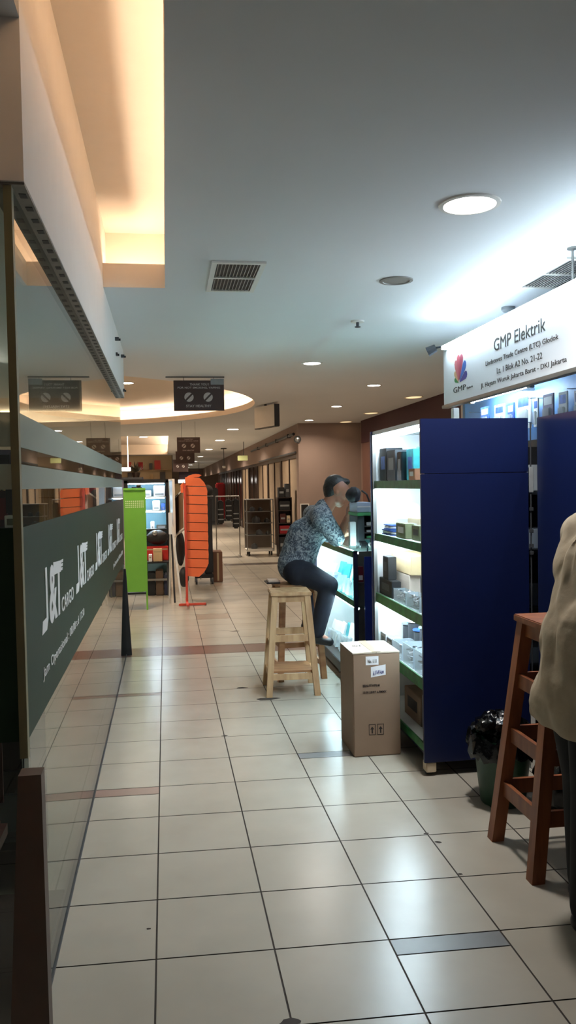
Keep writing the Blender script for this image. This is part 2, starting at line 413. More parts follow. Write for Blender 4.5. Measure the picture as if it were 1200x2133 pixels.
# ---- walls
struct(MB().box(-8.3, -8.1, -3.5, 66, 0, 3.3).build('wall_left', m_leftwall))
struct(MB().box(-9, 9, 62, 62.2, 0, 3.3).build('wall_far', m_beigewall))
mb = MB(); mb.box(2.78, 4.3, 16.95, 17.1, 0, CEIL); mb.box(2.78, 2.9, 17.1, 62, 2.235, CEIL); mb.box(2.78, 2.9, 17.1, 17.25, 0, 2.235)
struct(mb.build('wall_right', m_beigewall))
struct(MB().box(4.12, 4.3, -3.5, 16.95, 0, CEIL).build('wall_right', m_beigewall))
mb = MB(); mb.box(4.0, 4.12, 3.0, 16.4, 2.40, CEIL-.001); struct(mb.build('trim_6', m_fascia))
mb = MB(); mb.box(4.02, 4.12, 15.4, 16.4, 0, 2.40); struct(mb.build('trim_7', mat('plum_pilaster', C(120, 84, 72), .6, noise=.04)))
# shop fronts along the far right wall: bronze frames with blinds
for k in range(10):
    y0 = 17.25+k*2.6
    mb = MB(); mb.box(2.80, 2.88, y0, y0+0.1, 0, 2.235); mb.box(2.80, 2.88, y0+2.5, y0+2.6, 0, 2.235); mb.box(2.80, 2.88, y0+.1, y0+2.5, 2.15, 2.235); mb.box(2.81, 2.87, y0+1.25, y0+1.33, 0, 2.15)
    d = struct(mb.build('door_%d' % (k+1), m_dframe))
    mb = MB(); mb.box(2.835, 2.845, y0+.1, y0+2.5, .02, 2.15); struct(mb.build('door_panel', m_shutter if k in (0, 1, 2, 4) else m_dglass, d))
mb = MB(); mb.box(2.9, 6, 17, 17.2, 0, 2.2); mb.box(5.9, 6, 17.2, 62, 0, CEIL); struct(mb.build('wall_inner', m_leftwall))

# ================================================================ CEILING FITTINGS
def downlight(x, y, z=CEIL, r=0.085, power=P_DOWN, col=WARM, lit=True, label='', group='recessed downlights', lamp=True):
    t = thing('downlight', label, 'ceiling light', (x, y, z), group)
    MB().lathe([(r+0.022, 0), (r+0.02, -0.006), (r, -0.008), (r-0.004, 0.0)], (x, y, z-0.0005), seg=28).build('rim', m_white if lit else m_dark_oval, t, smooth=True)
    MB().lathe([(r-0.003, -0.003), (0.0005, -0.003)], (x, y, z-0.0005), seg=28).build('lens', m_dlens if lit else m_dark_oval, t)
    if lit and lamp: area_lamp('downlight_lamp', (x, y, z-0.012), power, col, 2*r*0.9, t, spread=math.radians(150))
    return t
downlight(1.41, 3.62, r=0.12, power=26, col=(1, .96, .92), label='bright round downlight in the ceiling nearest the camera, above the blue cabinet')
downlight(1.466, 5.02, r=0.085, lit=False, label='unlit grey round downlight in the grey ceiling')
downlight(1.556, 8.50, col=(1, .93, .85), power=18, label='lit round downlight between the round recess and the shop banner', r=0.09)
for i, (x, y) in enumerate(((2.72, 10.4), (2.823, 13.25), (2.872, 16.12))):
    downlight(x, y, r=0.085, power=18, label=('nearest', 'middle', 'farthest')[i]+' of the three downlights sloping down to the dark plum fascia')
downlight(-0.55, 12.9, z=CEIL+0.34, r=0.10, power=18, label='lit downlight inside the round ceiling recess')
for i, (x, y) in enumerate(((-.55, 10.1), (-5.3, 10.1), (-5.3, 12.9))):  # added lamps, out of view, that front-light the green and orange racks
    downlight(x, y, z=CEIL+0.34, r=0.10, power=42, label='added unseen downlight in the near right part of the round ceiling recess' if i == 0 else ('nearer', 'farther')[i-1]+' added unseen downlight at the far left inside the round ceiling recess')
for i, y in enumerate((18.6, 23.1, 28.9, 36.0, 43.0, 50.0, 57.0)):
    downlight(1.55, y, r=0.13, power=62, lamp=True, label=('nearest', 'second', 'third', 'fourth', 'fifth', 'sixth', 'farthest')[i]+' downlight of the row running down the far corridor')
for i, y in enumerate((22.95, 27.9)):
    downlight(-0.69, y, z=CEIL+0.40, r=0.14, power=90, label=('nearer', 'farther')[i]+' downlight inside the far square ceiling recess')

def vent(x0, x1, y0, y1, n, label):
    t = thing('ceiling_vent', label, 'air vent', ((x0+x1)/2, (y0+y1)/2, CEIL), 'ceiling air vents')
    z0, z1 = CEIL-0.012, CEIL-0.001; b = 0.03
    mb = MB(); mb.box(x0, x1, y0, y0+b, z0, z1); mb.box(x0, x1, y1-b, y1, z0, z1); mb.box(x0, x0+b, y0+b, y1-b, z0, z1); mb.box(x1-b, x1, y0+b, y1-b, z0, z1)
    mb.box(x0+b, x1-b, (y0+y1)/2-.012, (y0+y1)/2+.012, z0, z1); mb.build('frame', m_white, t)
    MB().box(x0+b, x1-b, y0+b, y1-b, CEIL-0.002, CEIL-0.0005).build('duct_opening', m_black, t)
    mb = MB()
    for i in range(n):
        x = x0+b+(x1-x0-2*b)*(i+.5)/n; mb.beam((x, y0+b, CEIL-0.006), (x, y1-b, CEIL-0.006), .004, .010, up=(.5, 0, 1))
    mb.build('louvre', m_alu, t)
vent(0.29, 0.60, 4.66, 5.36, 12, 'square louvred air vent with dark slots in the middle of the ceiling')
vent(2.30, 2.66, 4.42, 5.12, 14, 'louvred air vent in the ceiling above the shop banner')
for i, (x, y) in enumerate(((3.72, 11.9), (3.76, 14.6), (3.74, 17.4 - .75))):  # no lamps: glowing discs painted in for warm highlight glints
    t = thing('ceiling_glint', ('nearest', 'middle', 'farthest')[i]+' of the three painted gold reflector lights beside the dark plum fascia', 'ceiling light', (x, y, CEIL), 'gold reflector lights')
    MB().lathe([(.14, 0), (.13, -.008), (.115, -.002)], (x, y, CEIL-.0005), seg=24, sy=1.5).build('rim', m_peach, t, smooth=True)
    MB().lathe([(.115, -.002), (.0005, -.002)], (x, y, CEIL-.0005), seg=24, sy=1.5).build('glint', emit('painted_glint_glow', (1, .72, .38), 1.1), t)
t = thing('sprinkler_head', 'small sprinkler head on the ceiling between the unlit downlight and the lit one', 'sprinkler', (1.52, 6.29, CEIL))
MB().lathe([(0.001, -.012), (.05, -.012), (.055, -.001)], (1.52, 6.29, CEIL), seg=20).build('rosette', m_white, t, smooth=True)
MB().cyl((1.52, 6.29, CEIL-.012), (1.52, 6.29, CEIL-.045), .012, seg=10).cyl((1.52, 6.29, CEIL-.045), (1.52, 6.29, CEIL-.05), .024, seg=12).build('nozzle', m_dgrey, t)
t = thing('smoke_detector', 'small smoke detector on the ceiling above the shop banner', 'detector', (2.52, 5.73, CEIL))
MB().lathe([(.05, -.001), (.05, -.02), (.035, -.035), (.001, -.035)], (2.52, 5.73, CEIL), seg=20).build('housing', m_greyp, t, smooth=True)
MB().cyl((2.54, 5.70, CEIL-.036), (2.54, 5.70, CEIL-.05), .012, seg=10).build('sensor', m_black, t)
for i, (x, y, z) in enumerate(((-0.33, 6.5, 2.74), (-0.33, 7.35, 2.74), (-0.345, 6.55, 2.63), (-.345, 7.6, 2.47))):
    t = thing('spot_clip', ('upper near', 'upper far', 'lower near', 'lower far')[i]+' small dark clip on the white bulkhead face', 'clip', (-0.36, y, z), 'dark clips on the bulkhead')
    MB().box(-0.3595, x, y-.02, y+.02, z-.012, z+.012).build('bracket', m_dgrey, t); MB().cyl((x, y, z-.005), (x+.012, y, z-.005), .009, seg=8).build('clip_jaw', m_black, t)

# hanging brown notice boards
def no_symbol(parent, x, y, z, r, kind, m):
    mb = MB()
    for i in range(28):
        a0, a1 = 2*math.pi*i/28, 2*math.pi*(i+1)/28
        p = [(x+q*math.cos(a), y, z+q*math.sin(a)) for q, a in ((r*.82, a0), (r, a0), (r, a1), (r*.82, a1))]
        mb.prism(p, (0, -.001, 0))
    mb.beam((x-r*.62, y-.0015, z-r*.62), (x+r*.62, y-.0015, z+r*.62), .004, r*.3, up=(1, 0, -1)); mb.build('prohibition_ring', m_signbrown, parent)
    mb = MB(); mb.prism([(x+r*.8*math.cos(2*math.pi*i/24), y+.0004, z+r*.8*math.sin(2*math.pi*i/24)) for i in range(24)], (0, -.0008, 0)); mb.build('symbol_disc', m, parent)
def notice(x0, x1, y, z0, z1, label, full, hang=CEIL, skew=0.0):
    t = thing('hanging_sign', label, 'sign', ((x0+x1)/2, y, hang), 'brown hanging no smoking signs')
    W, Hh = x1-x0, z1-z0
    MB().bbox(x0, x1, y-.006, y+.006, z0, z1, .002).build('board', m_signbrown, t)
    yf = y-.0066
    for k, cx in enumerate((x0+W*.30, x0+W*.68)): no_symbol(t, cx, yf, z0+Hh*.45, W*.115, k, m_signwhite)
    if full:
        text('lettering', 'THANK YOU !', m_signwhite, (x0+W*.32, yf, z0+Hh*.83), (1, 0, 0), (0, 0, 1), W*.38, Hh*.075, t, bold=.01)
        text('lettering', 'FOR NOT SMOKING, VAPING', m_signwhite, (x0+W*.08, yf, z0+Hh*.72), (1, 0, 0), (0, 0, 1), W*.84, Hh*.07, t, bold=.01)
        text('lettering', 'STAY HEALTHY', m_signwhite, (x0+W*.24, yf, z0+Hh*.12), (1, 0, 0), (0, 0, 1), W*.5, Hh*.08, t, bold=.01)
    mb = MB()
    for x in (x0+W*.2, x1-W*.2): mb.cyl((x, y, z1), (x, y, hang), .003, seg=6)
    mb.build('hanger_wire', m_dgrey, t)
    return t
t = notice(0.12, 0.705, 9.6, 2.462, 2.815, 'brown hanging sign with two prohibition symbols, nearest the camera', True)
MB().box(0.03, 0.71, 9.585, 9.615, CEIL-.012, CEIL-.0005).build('ceiling_rail', m_dgrey, t)
MB().bbox(0.55, 0.705, 9.586, 9.591, 2.765, 2.835, .001).build('corner_patch', m_greyp, t)
notice(0.245, 0.70, 16.3, 2.24, 2.55, 'second brown hanging sign, just beyond the round ceiling recess', True)
notice(0.29, 0.79, 22.0, 2.19, 2.51, 'third brown hanging sign, partly behind the second', False)
notice(0.29, 0.84, 30.0, 2.10, 2.55, 'farthest brown hanging sign, lowest and smallest in view', False)

# hanging light box and pipe on the right
t = thing('hanging_light_box', 'pale square box sign hung edge-on under the ceiling right of the round recess', 'sign', (1.55, 13.0, CEIL))
p = [(1.46, 13.25), (1.69, 12.55), (1.77, 12.58), (1.54, 13.28)]
MB().hexa([(x, y, 2.50) for x, y in p]+[(x, y, 2.83) for x, y in p]).build('box', m_white, t)
def inset(a, b, k): return (a[0]+(b[0]-a[0])*k, a[1]+(b[1]-a[1])*k)
MB().hexa([(x, y, 2.485) for x, y in p]+[(x, y, 2.50) for x, y in p]).build('bottom_edge', m_dgrey, t)
MB().hexa([(x, y, 2.495) for x, y in ((1.69, 12.54), (1.775, 12.57), (1.775, 12.59), (1.69, 12.56))]+[(x, y, 2.835) for x, y in ((1.69, 12.54), (1.775, 12.57), (1.775, 12.59), (1.69, 12.56))]).build('side_panel', m_dgrey, t)
MB().cyl((1.6, 12.9, 2.83), (1.6, 12.9, CEIL), .02, seg=8).build('hanger', m_dgrey, t)
t = thing('pipe_run', 'dark pipe run fixed along the top of the far right shop wall', 'pipe', (2.72, 20, 2.66))
MB().cyl((2.74, 17.3, 2.655), (2.74, 26, 2.655), .03, seg=10).build('pipe', m_dgrey, t)
mb = MB()
for y in (18, 20, 22, 24): mb.box(2.70, 2.779, y-.02, y+.02, 2.615, 2.695)
mb.build('pipe_clamp', m_dgrey, t)
t = thing('pipe_run', 'dark pipe below the cream wall band, above the far right shop fronts', 'pipe', (2.74, 20, 2.22))
MB().cyl((2.755, 17.2, 2.26), (2.755, 24, 2.26), .022, seg=10).build('pipe', m_dgrey, t)
t = thing('security_mirror', 'small round dark security mirror on the corner of the far right wall', 'mirror', (2.74, 16.85, 2.52))
MB().cyl((2.76, 16.949, 2.52), (2.76, 16.90, 2.52), .075, seg=20).build('rim', m_black, t)
MB().ell((2.76, 16.90, 2.52), (.055, .02, .055), 16, 8).build('mirror_face', m_steel, t, smooth=True)
t = thing('exit_sign', 'small hanging exit light over the far right shop fronts', 'sign', (2.3, 24, CEIL))
MB().cyl((2.3, 24, CEIL), (2.3, 24, 2.45), .01, seg=6).build('rod', m_dgrey, t); MB().bbox(2.12, 2.42, 23.97, 24.03, 2.30, 2.45, .01).build('box', mat('pale_green_lightbox', C(200, 208, 150), .5), t)
t = thing('hanging_camera', 'small camera on a thin rod under the far ceiling', 'camera', (2.0, 28, CEIL))
MB().cyl((2.0, 28, CEIL), (2.0, 28, 2.25), .012, seg=6).build('rod', m_dgrey, t); MB().bbox(1.9, 2.1, 27.9, 28.1, 2.82, 2.855, .01).build('mount', m_dgrey, t); MB().bbox(1.95, 2.05, 27.95, 28.05, 2.17, 2.25, .01).build('camera_body', m_white, t)

# ================================================================ GLASS BOOTH (left)
gp = thing('glass_partition', 'tall glass booth wall with dark green lettered vinyl and frosted bands on the left', 'glass partition', (-0.4, 2.35, 0))
MB().box(-0.412, -0.40, 2.365, 7.8, 0.012, 2.418).build('glass_pane', m_partition, gp)
MB().box(-2.6, -0.415, 2.35, 2.362, 0.012, 2.418).build('glass_pane', m_partition, gp, label='end pane of the glass booth facing the camera')
MB().box(-0.418, -0.396, 2.335, 2.365, 0.84, 2.42).build('corner_strip', m_olive, gp)
MB().box(-0.42, -0.396, 2.35, 7.8, 0.0, 0.012).build('floor_channel', m_dgrey, gp)
for z0, z1 in ((1.708, 1.803), (1.590, 1.660)):
    MB().box(-0.3995, -0.398, 2.37, 7.79, z0, z1).build('frosted_band', m_frost, gp)
    MB().box(-2.6, -0.42, 2.346, 2.3495, z0, z1).build('frosted_band', m_frost, gp)
MB().box(-0.3995, -0.398, 2.37, 7.79, 0.885, 1.483).build('green_vinyl', m_greenfilm, gp)
MB().box(-2.6, -0.42, 2.346, 2.3495, 0.885, 1.483).build('green_vinyl', m_greenfilm, gp)
XF = -0.3978
def lp(y, z): return (XF, y, z)
for k, y in enumerate((2.66, 3.66, 4.66, 5.66, 6.66)):
    z0, z1 = 1.125, 1.330; h = z1-z0
    mb = MB()
    mb.prism([lp(y, z0), lp(y+.11, z0), lp(y+.145, z0+h*.16), lp(y+.14, z1), lp(y+.10, z1), lp(y+.105, z0+h*.2), lp(y+.02, z0+h*.2)], (.0012, 0, 0)); mb.build('lettering', m_lettering, gp)
    MB().prism([lp(y+.40, z0), lp(y+.445, z0), lp(y+.46, z0+h*.75), lp(y+.50, z0+h*.74), lp(y+.52, z1-h*.06), lp(y+.30, z1), lp(y+.30, z0+h*.78), lp(y+.41, z0+h*.76)], (.0012, 0, 0)).build('lettering', m_lettering, gp)
    for i in range(3): MB().prism([lp(y+.505, z0+h*(.76+.07*i)), lp(y+.545+.012*i, z0+h*(.75+.07*i)), lp(y+.555+.012*i, z0+h*(.80+.07*i)), lp(y+.508, z0+h*(.81+.07*i))], (.0012, 0, 0)).build('logo_stripe', m_lettering, gp)
    text('lettering', '&', m_lettering, (XF, y+.175, z0), (0, 1, 0), (0, 0, 1), .20, h*.98, gp, bold=.03)
    text('lettering', 'CARGO', m_lettering, (XF, y+.50, z0-.005), (0, 1, 0), (0, 0, 1), .40, h*.27, gp, bold=.01)
for y in (2.66, 6.2):
    text('lettering', 'Jam Operasional : 08.00 s.d 17.30', m_lettering, (XF, y, .975), (0, 1, 0), (0, 0, 1), 1.32, .045, gp)
def fin(name, y, label, m, w=0.06):
    o = MB().hexa([(-.442, y-w/2, 0), (-.333, y-w/2, 0), (-.333, y+w/2, 0), (-.442, y+w/2, 0), (-.395, y-w/2, .848), (-.337, y-w/2, .848), (-.337, y+w/2, .848), (-.395, y+w/2, .848)]).build(name, m, gp, label=label); return o
fin('support_post', 2.20, 'black tapered support post painted brown-lit at the near corner', mat('brown_lit_post', C(84, 66, 54), .55, noise=.1, nscale=6))  # black like the far post; the brown light is put into its colour
MB().hexa([(-.455, 7.80, 0), (-.350, 7.80, 0), (-.350, 7.86, 0), (-.455, 7.86, 0), (-.405, 7.80, .82), (-.388, 7.80, .82), (-.388, 7.86, .82), (-.405, 7.86, .82)]).build('support_post', m_black, gp, label='black tapered support post at the far end')
# inside the booth
t = thing('tube_light', 'tube light under the bulkhead inside the glass booth', 'light', (-1.3, 4.2, 2.42))
MB().cyl((-1.1, 2.7, 2.385), (-1.1, 5.6, 2.385), .015, seg=10).build('light_tube', emit('booth_tube', (1, .95, .86), 9), t); MB().bbox(-1.13, -1.07, 2.65, 5.65, 2.402, 2.4245, .004).build('fitting', m_white, t)
tag(MB().bbox(-1.5, -.43, 2.40, 3.27, .001, .010, .003).build('floor_mat', mat('dark_red_mat', C(48, 22, 14), .9, noise=.2, nscale=20)), 'dark red brown mat on the floor inside the glass booth', 'mat')
t = thing('booth_counter', 'dark counter standing inside the glass booth', 'counter', (-1.3, 4, 0))
MB().bbox(-2.4, -1.0, 4.0, 6.6, .02, 1.0, .01).build('body', m_dgrey, t); MB().bbox(-2.45, -.95, 3.95, 6.65, 1.0, 1.03, .008).build('worktop', m_black, t)
t = thing('booth_shelf_unit', 'shelf unit seen through the end pane of the glass booth', 'shelf', (-.9, 3.4, 0))
mb = MB(); mb.box(-1.5, -1.47, 3.3, 3.7, 0.003, 1.8); mb.box(-.58, -.55, 3.3, 3.7, 0.003, 1.8); mb.build('upright', m_dgrey, t)
MB().box(-1.47, -.58, 3.68, 3.70, 0.003, 1.42).build('back_panel', m_black, t)
for z in (.2, .75, 1.42, 1.64): MB().box(-1.47, -.58, 3.3, 3.7, z, z+.02).build('shelf', m_dgrey, t)
t = thing('label_printer', 'mauve grey device on the top shelf behind the end pane', 'printer', (-.66, 3.4, 1.66))
MB().bbox(-.75, -.585, 3.32, 3.5, 1.66, 1.745, .012).build('case', m_purple, t); MB().bbox(-.64, -.60, 3.317, 3.321, 1.69, 1.725, .001).build('display', m_blackgloss, t)
tag(MB().bbox(-.74, -.627, 3.34, 3.6, 1.44, 1.585, .03).build('folded_jacket', m_redcloth, smooth=True), 'folded red cloth on the shelf behind the end pane', 'cloth')
tag(MB().bbox(-.623, -.585, 3.34, 3.55, 1.49, 1.60, .006).build('binder', m_black), 'black upright binder beside the red cloth behind the end pane', 'binder')
t = thing('printed_box', 'small pale printed box low on the shelf below the black binder', 'box', (-.58, 3.25, 1.44))
MB().bbox(-.624, -.583, 3.31, 3.38, 1.44, 1.488, .002).build('carton', m_paper, t); MB().box(-.615, -.592, 3.3085, 3.3098, 1.45, 1.475).build('print', m_oliveb, t)
t = thing('plastic_crate', 'bluish grey plastic crate low inside the booth behind the brown-lit post', 'crate', (-.75, 3.5, .22))
mb = MB(); mb.box(-.95, -.61, 3.35, 3.37, .22, .37); mb.box(-.95, -.61, 3.63, 3.65, .22, .37); mb.box(-.95, -.93, 3.37, 3.63, .22, .37); mb.box(-.63, -.61, 3.37, 3.63, .22, .37); mb.box(-.93, -.63, 3.37, 3.63, .22, .235); mb.build('crate_body', mat('blue_grey_plastic', C(90, 104, 112), .5), t)
t = thing('low_chair', 'dark red low chair inside the glass booth at the lower left', 'chair', (-.85, 2.75, 0))
MB().bbox(-1.15, -.60, 2.6, 3.1, .30, .40, .03).build('seat', m_darkred, t, smooth=True); MB().bbox(-1.15, -.62, 3.08, 3.15, .40, .75, .03).build('backrest', m_darkred, t, smooth=True)
for x in (-1.1, -.66):
    for y in (2.65, 3.05): MB().cyl((x, y, 0), (x, y, .30), .015, seg=8).build('leg', m_black, t)
tag(MB().bbox(-.70, -.645, 2.62, 2.66, .402, .46, .002).build('paper_tag', m_beige), 'small cream tag on the dark red chair in the booth', 'tag')

# ================================================================ KIOSK (right)
# ---- tall navy display cabinet
CX0, CX1, CY0, CY1 = 1.36, 1.95, 4.19, 5.28
cab = thing('display_cabinet', 'tall navy display cabinet with lit white shelves of goods, nearest on the right', 'cabinet', (1.65, 4.73, 0), 'navy display cabinets')
mb = MB(); mb.bbox(1.345, CX1, CY0, CY0+.02, .075, 1.630, .002); mb.bbox(1.345, CX1, CY0, CY0+.02, 1.632, 1.925, .002); mb.build('end_panel', m_navy, cab)
MB().bbox(1.345, CX1, CY1-.02, CY1, .075, 1.925, .002).build('end_panel', m_navy, cab)
MB().box(1.93, CX1, CY0+.02, CY1-.02, .075, 1.925).build('back_panel', m_lining, cab)
MB().box(1.37, 1.93, CY0+.0202, CY0+.026, .16, 1.90).build('side_lining', m_lining, cab); MB().box(1.37, 1.93, CY1-.026, CY1-.0202, .16, 1.90).build('side_lining', m_lining, cab)
MB().box(1.36, 1.93, CY0+.02, CY1-.02, 1.90, 1.925).build('top_panel', m_lining, cab)
MB().box(1.39, 1.93, CY0+.02, CY1-.02, .075, .125).build('plinth', m_navyd, cab)
for z in (1.60, 1.255, .86, .515, .16): MB().box(1.372, 1.93, CY0+.026, CY1-.026, z-.022, z).build('shelf', m_lining, cab)
for z0, z1 in ((1.552, 1.60), (1.207, 1.255), (.803, .863), (.453, .518), (.118, .162)):
    MB().box(1.362, 1.3715, CY0+.022, CY1-.022, z0, z1).build('price_strip', m_price, cab)
MB().box(1.352, 1.375, CY1-.045, CY1-.021, .16, 1.90).build('corner_trim', m_alu, cab)
for z in (1.885, 1.575, 1.23, .835): MB().box(1.40, 1.42, CY0+.05, CY1-.05, z-.012, z).build('light_tube', m_tube, cab)
for x, y in ((1.385, 4.24), (1.385, 5.23), (1.9, 4.24), (1.9, 5.23)):
    f = MB().bbox(x-.028, x+.028, y-.045, y+.02, .02, .075, .004).build('castor', m_beige, cab)
    MB().cyl((x-.02, y, .022), (x+.02, y, .022), .022, seg=14).build('wheel', m_dgrey, f)

def carton(name, label, cat, y0, y1, z0, z1, m, x0=1.42, d=.16, group='goods on the cabinet shelves', mark=None):
    t = thing(name, label, cat, (x0+d/2, (y0+y1)/2, z0), group)
    MB().bbox(x0, x0+d, y0, y1, z0+.0005, z1, .003).build('box_body', m, t)
    MB().box(x0-.0008, x0-.0002, y0+(y1-y0)*.2, y1-(y1-y0)*.2, z0+(z1-z0)*.35, z0+(z1-z0)*.75).build('printed_label', mark or m_paper, t)
    return t
carton('product_box', 'tall black product box at the far left of the top cabinet shelf', 'box', 5.075, 5.235, 1.60, 1.81, m_black, x0=1.40, d=.11, mark=m_bluep)
carton('product_box', 'black box with grey label second from left on the top cabinet shelf', 'box', 4.87, 5.06, 1.60, 1.79, m_dgrey, x0=1.40, d=.11, mark=m_greyp)
carton('product_box', 'narrow black upright box left of the teal one on the top cabinet shelf', 'box', 4.74, 4.83, 1.60, 1.772, m_blackgloss, x0=1.40, d=.09, mark=m_greyp)
carton('product_box', 'teal product box on the top cabinet shelf', 'box', 4.56, 4.76, 1.60, 1.80, m_teal, x0=1.50, d=.10, mark=m_bluep)
carton('product_box', 'teal narrow box with blue label between the black and grey ones on the top shelf', 'box', 4.56, 4.70, 1.60, 1.782, m_teal, x0=1.42, d=.06, mark=m_bluep)
carton('product_box', 'low brown box in front of the tall grey one on the top cabinet shelf', 'box', 4.43, 4.545, 1.60, 1.665, mat('brown_box', C(150, 100, 70), .6), x0=1.385, d=.07, mark=m_paper)
carton('product_box', 'tall grey box at the right end of the top cabinet shelf', 'box', 4.35, 4.50, 1.60, 1.835, m_greyp, x0=1.47, d=.1, mark=m_beige)
for i in range(5):
    t = thing('cable_reel', ('lowest left', 'lowest middle', 'lowest right', 'upper left', 'upper right')[i]+' small blue reel of the stack on the second cabinet shelf', 'reel', (1.428, 5.14-.092*(i % 3)-(.046 if i > 2 else 0), 1.255+(.034 if i > 2 else 0)), 'blue reels on the second shelf')
    x, y, z = t.location
    MB().lathe([(.044, .001), (.044, .005), (.026, .007), (.026, .025), (.044, .027), (.044, .031), (.008, .031), (.008, .001)], (x, y, z), seg=20).build('flange', m_bluep, t, smooth=True)
    MB().lathe([(.026, .0075), (.038, .010), (.038, .022), (.026, .0245)], (x, y, z), seg=20).build('winding', m_paper, t, smooth=True)
carton('product_box', 'olive box in the middle of the second cabinet shelf', 'box', 4.62, 4.82, 1.255, 1.345, m_oliveb, x0=1.385, d=.055)
t = thing('lamp_shade', 'white cone shaped lamp shade on the second cabinet shelf', 'lamp', (1.57, 5.06, 1.255))
MB().lathe([(.05, .001), (.05, .02), (.02, .03), (.02, .09)], (1.57, 5.06, 1.255), seg=20).build('base', m_beige, t, smooth=True)
MB().lathe([(.10, .10), (.097, .12), (.04, .19), (.012, .20), (.001, .20)], (1.57, 5.06, 1.255), seg=24).build('shade', m_white, t, smooth=True)
carton('product_box', 'beige box below the white cone shade on the second cabinet shelf', 'box', 4.60, 4.84, 1.255, 1.372, m_beige, x0=1.465, d=.07)
carton('product_box', 'dark olive box at the right end of the second cabinet shelf', 'box', 4.40, 4.55, 1.255, 1.342, m_oliveb, x0=1.40, d=.09, mark=m_dgrey)
carton('product_box', 'wide black box under the tall black one on the third cabinet shelf', 'box', 4.93, 5.23, .86, .968, m_black, x0=1.385, d=.06, mark=m_dgrey)
carton('product_box', 'tall black box at the left of the third cabinet shelf', 'box', 5.02, 5.15, .969, 1.115, m_black, x0=1.388, d=.055, mark=m_dgrey)
carton('product_box', 'pinkish carton under the tan one on the third cabinet shelf', 'carton', 4.82, 5.15, .86, 1.018, m_pinkbox, x0=1.465, d=.2, mark=m_pinkbox)
carton('product_box', 'large plain tan carton raised at the back of the third cabinet shelf', 'carton', 4.78, 5.22, 1.019, 1.135, m_tanbox, x0=1.465, d=.2, mark=m_tanbox)
carton('product_box', 'dark upright box at the right end of the third cabinet shelf', 'box', 4.47, 4.62, .86, 1.035, m_dgrey, x0=1.47, d=.1, mark=m_bluep)
carton('product_box', 'white box at the far left of the fourth cabinet shelf', 'box', 5.09, 5.22, .515, .61, m_paper, x0=1.385, d=.08, mark=m_greyp)
carton('product_box', 'silver box second from left on the fourth cabinet shelf', 'box', 4.95, 5.07, .515, .60, m_greyp, x0=1.385, d=.08, mark=m_paper)
def plastic_bin(y0, y1, z, h, label, seed, cm=m_silver, x0=1.382, x1=1.50):
    t = thing('plastic_bin', label, 'bin', ((x0+x1)/2, (y0+y1)/2, z), 'clear bins of small parts')
    mb = MB(); mb.box(x0, x1, y0, y1, z+.0008, z+.003); mb.box(x0, x0+.003, y0, y1, z+.003, z+h); mb.box(x1-.003, x1, y0, y1, z+.003, z+h); mb.box(x0, x1, y0, y0+.003, z+.003, z+h); mb.box(x0, x1, y1-.003, y1, z+.003, z+h)
    mb.build('bin_body', m_clear, t)
    r = random.Random(seed); mb = MB()
    for _ in range(46):
        a = r.uniform(0, 6.28); p = Vector((r.uniform(x0+.02, x1-.02), r.uniform(y0+.02, y1-.02), z+.010+r.random()*h*.75)); d = Vector((math.cos(a), math.sin(a), r.uniform(-.6, .6)))*.014
        mb.m = r.choice((0, 0, 1, 2)); mb.cyl(p-d, p+d, r.uniform(.003, .006), seg=6)
    o = mb.build('loose_parts', [cm, m_paper, m_dgrey]); tag(o, 'loose small parts heaped in the '+label, 'parts', 'loose parts in clear bins', 'stuff')
    return t
plastic_bin(4.63, 4.88, .86, .075, 'left clear bin on the third cabinet shelf', 1, x1=1.455)
plastic_bin(4.36, 4.61, .86, .085, 'right clear bin on the third cabinet shelf', 2, x1=1.455)
plastic_bin(4.72, 4.93, .515, .095, 'far left clear bin on the fourth cabinet shelf', 3)
plastic_bin(4.49, 4.70, .515, .12, 'middle clear bin on the fourth cabinet shelf', 4)
plastic_bin(4.26, 4.47, .515, .125, 'near right clear bin on the fourth cabinet shelf', 5)
def spool(y, z, label, m, r=.05, h=.09, x=1.60):
    t = thing('wire_spool', label, 'spool', (x, y, z), 'spools behind the clear bins')
    MB().lathe([(.001, .0005), (r, .0005), (r, .008), (r*.55, .012), (r*.55, h-.012), (r, h-.008), (r, h), (.001, h)], (x, y, z), seg=20).build('flange', m, t, smooth=True)
    MB().lathe([(r*.56, .013), (r*.86, .016), (r*.86, h-.016), (r*.56, h-.013)], (x, y, z), seg=20).build('winding', m_dgrey, t, smooth=True)
    MB().cyl((x, y, z+h), (x, y, z+h+.012), r*.3, seg=14).build('cap', m_cyan, t)
for i, (y, mm) in enumerate(((5.16, m_greyp), (5.04, m_paper), (4.92, m_bluep), (4.80, m_greyp), (4.68, m_cyan), (4.56, m_bluep))):
    spool(y, .515, ('farthest', 'second', 'third', 'fourth', 'cyan fifth', 'nearest')[i]+' spool from the far end behind the bins on the fourth cabinet shelf', mm, h=.15 if i % 2 == 0 else .185, x=1.565)
carton('product_box', 'plain brown carton on the unlit bottom shelf of the tall cabinet', 'carton', 4.55, 4.87, .16, .33, m_card, x0=1.44, d=.3, mark=m_ink)
carton('product_box', 'grey box right of the brown carton on the unlit bottom cabinet shelf', 'box', 4.38, 4.52, .16, .36, m_greyp, x0=1.44, d=.2, mark=m_paper)

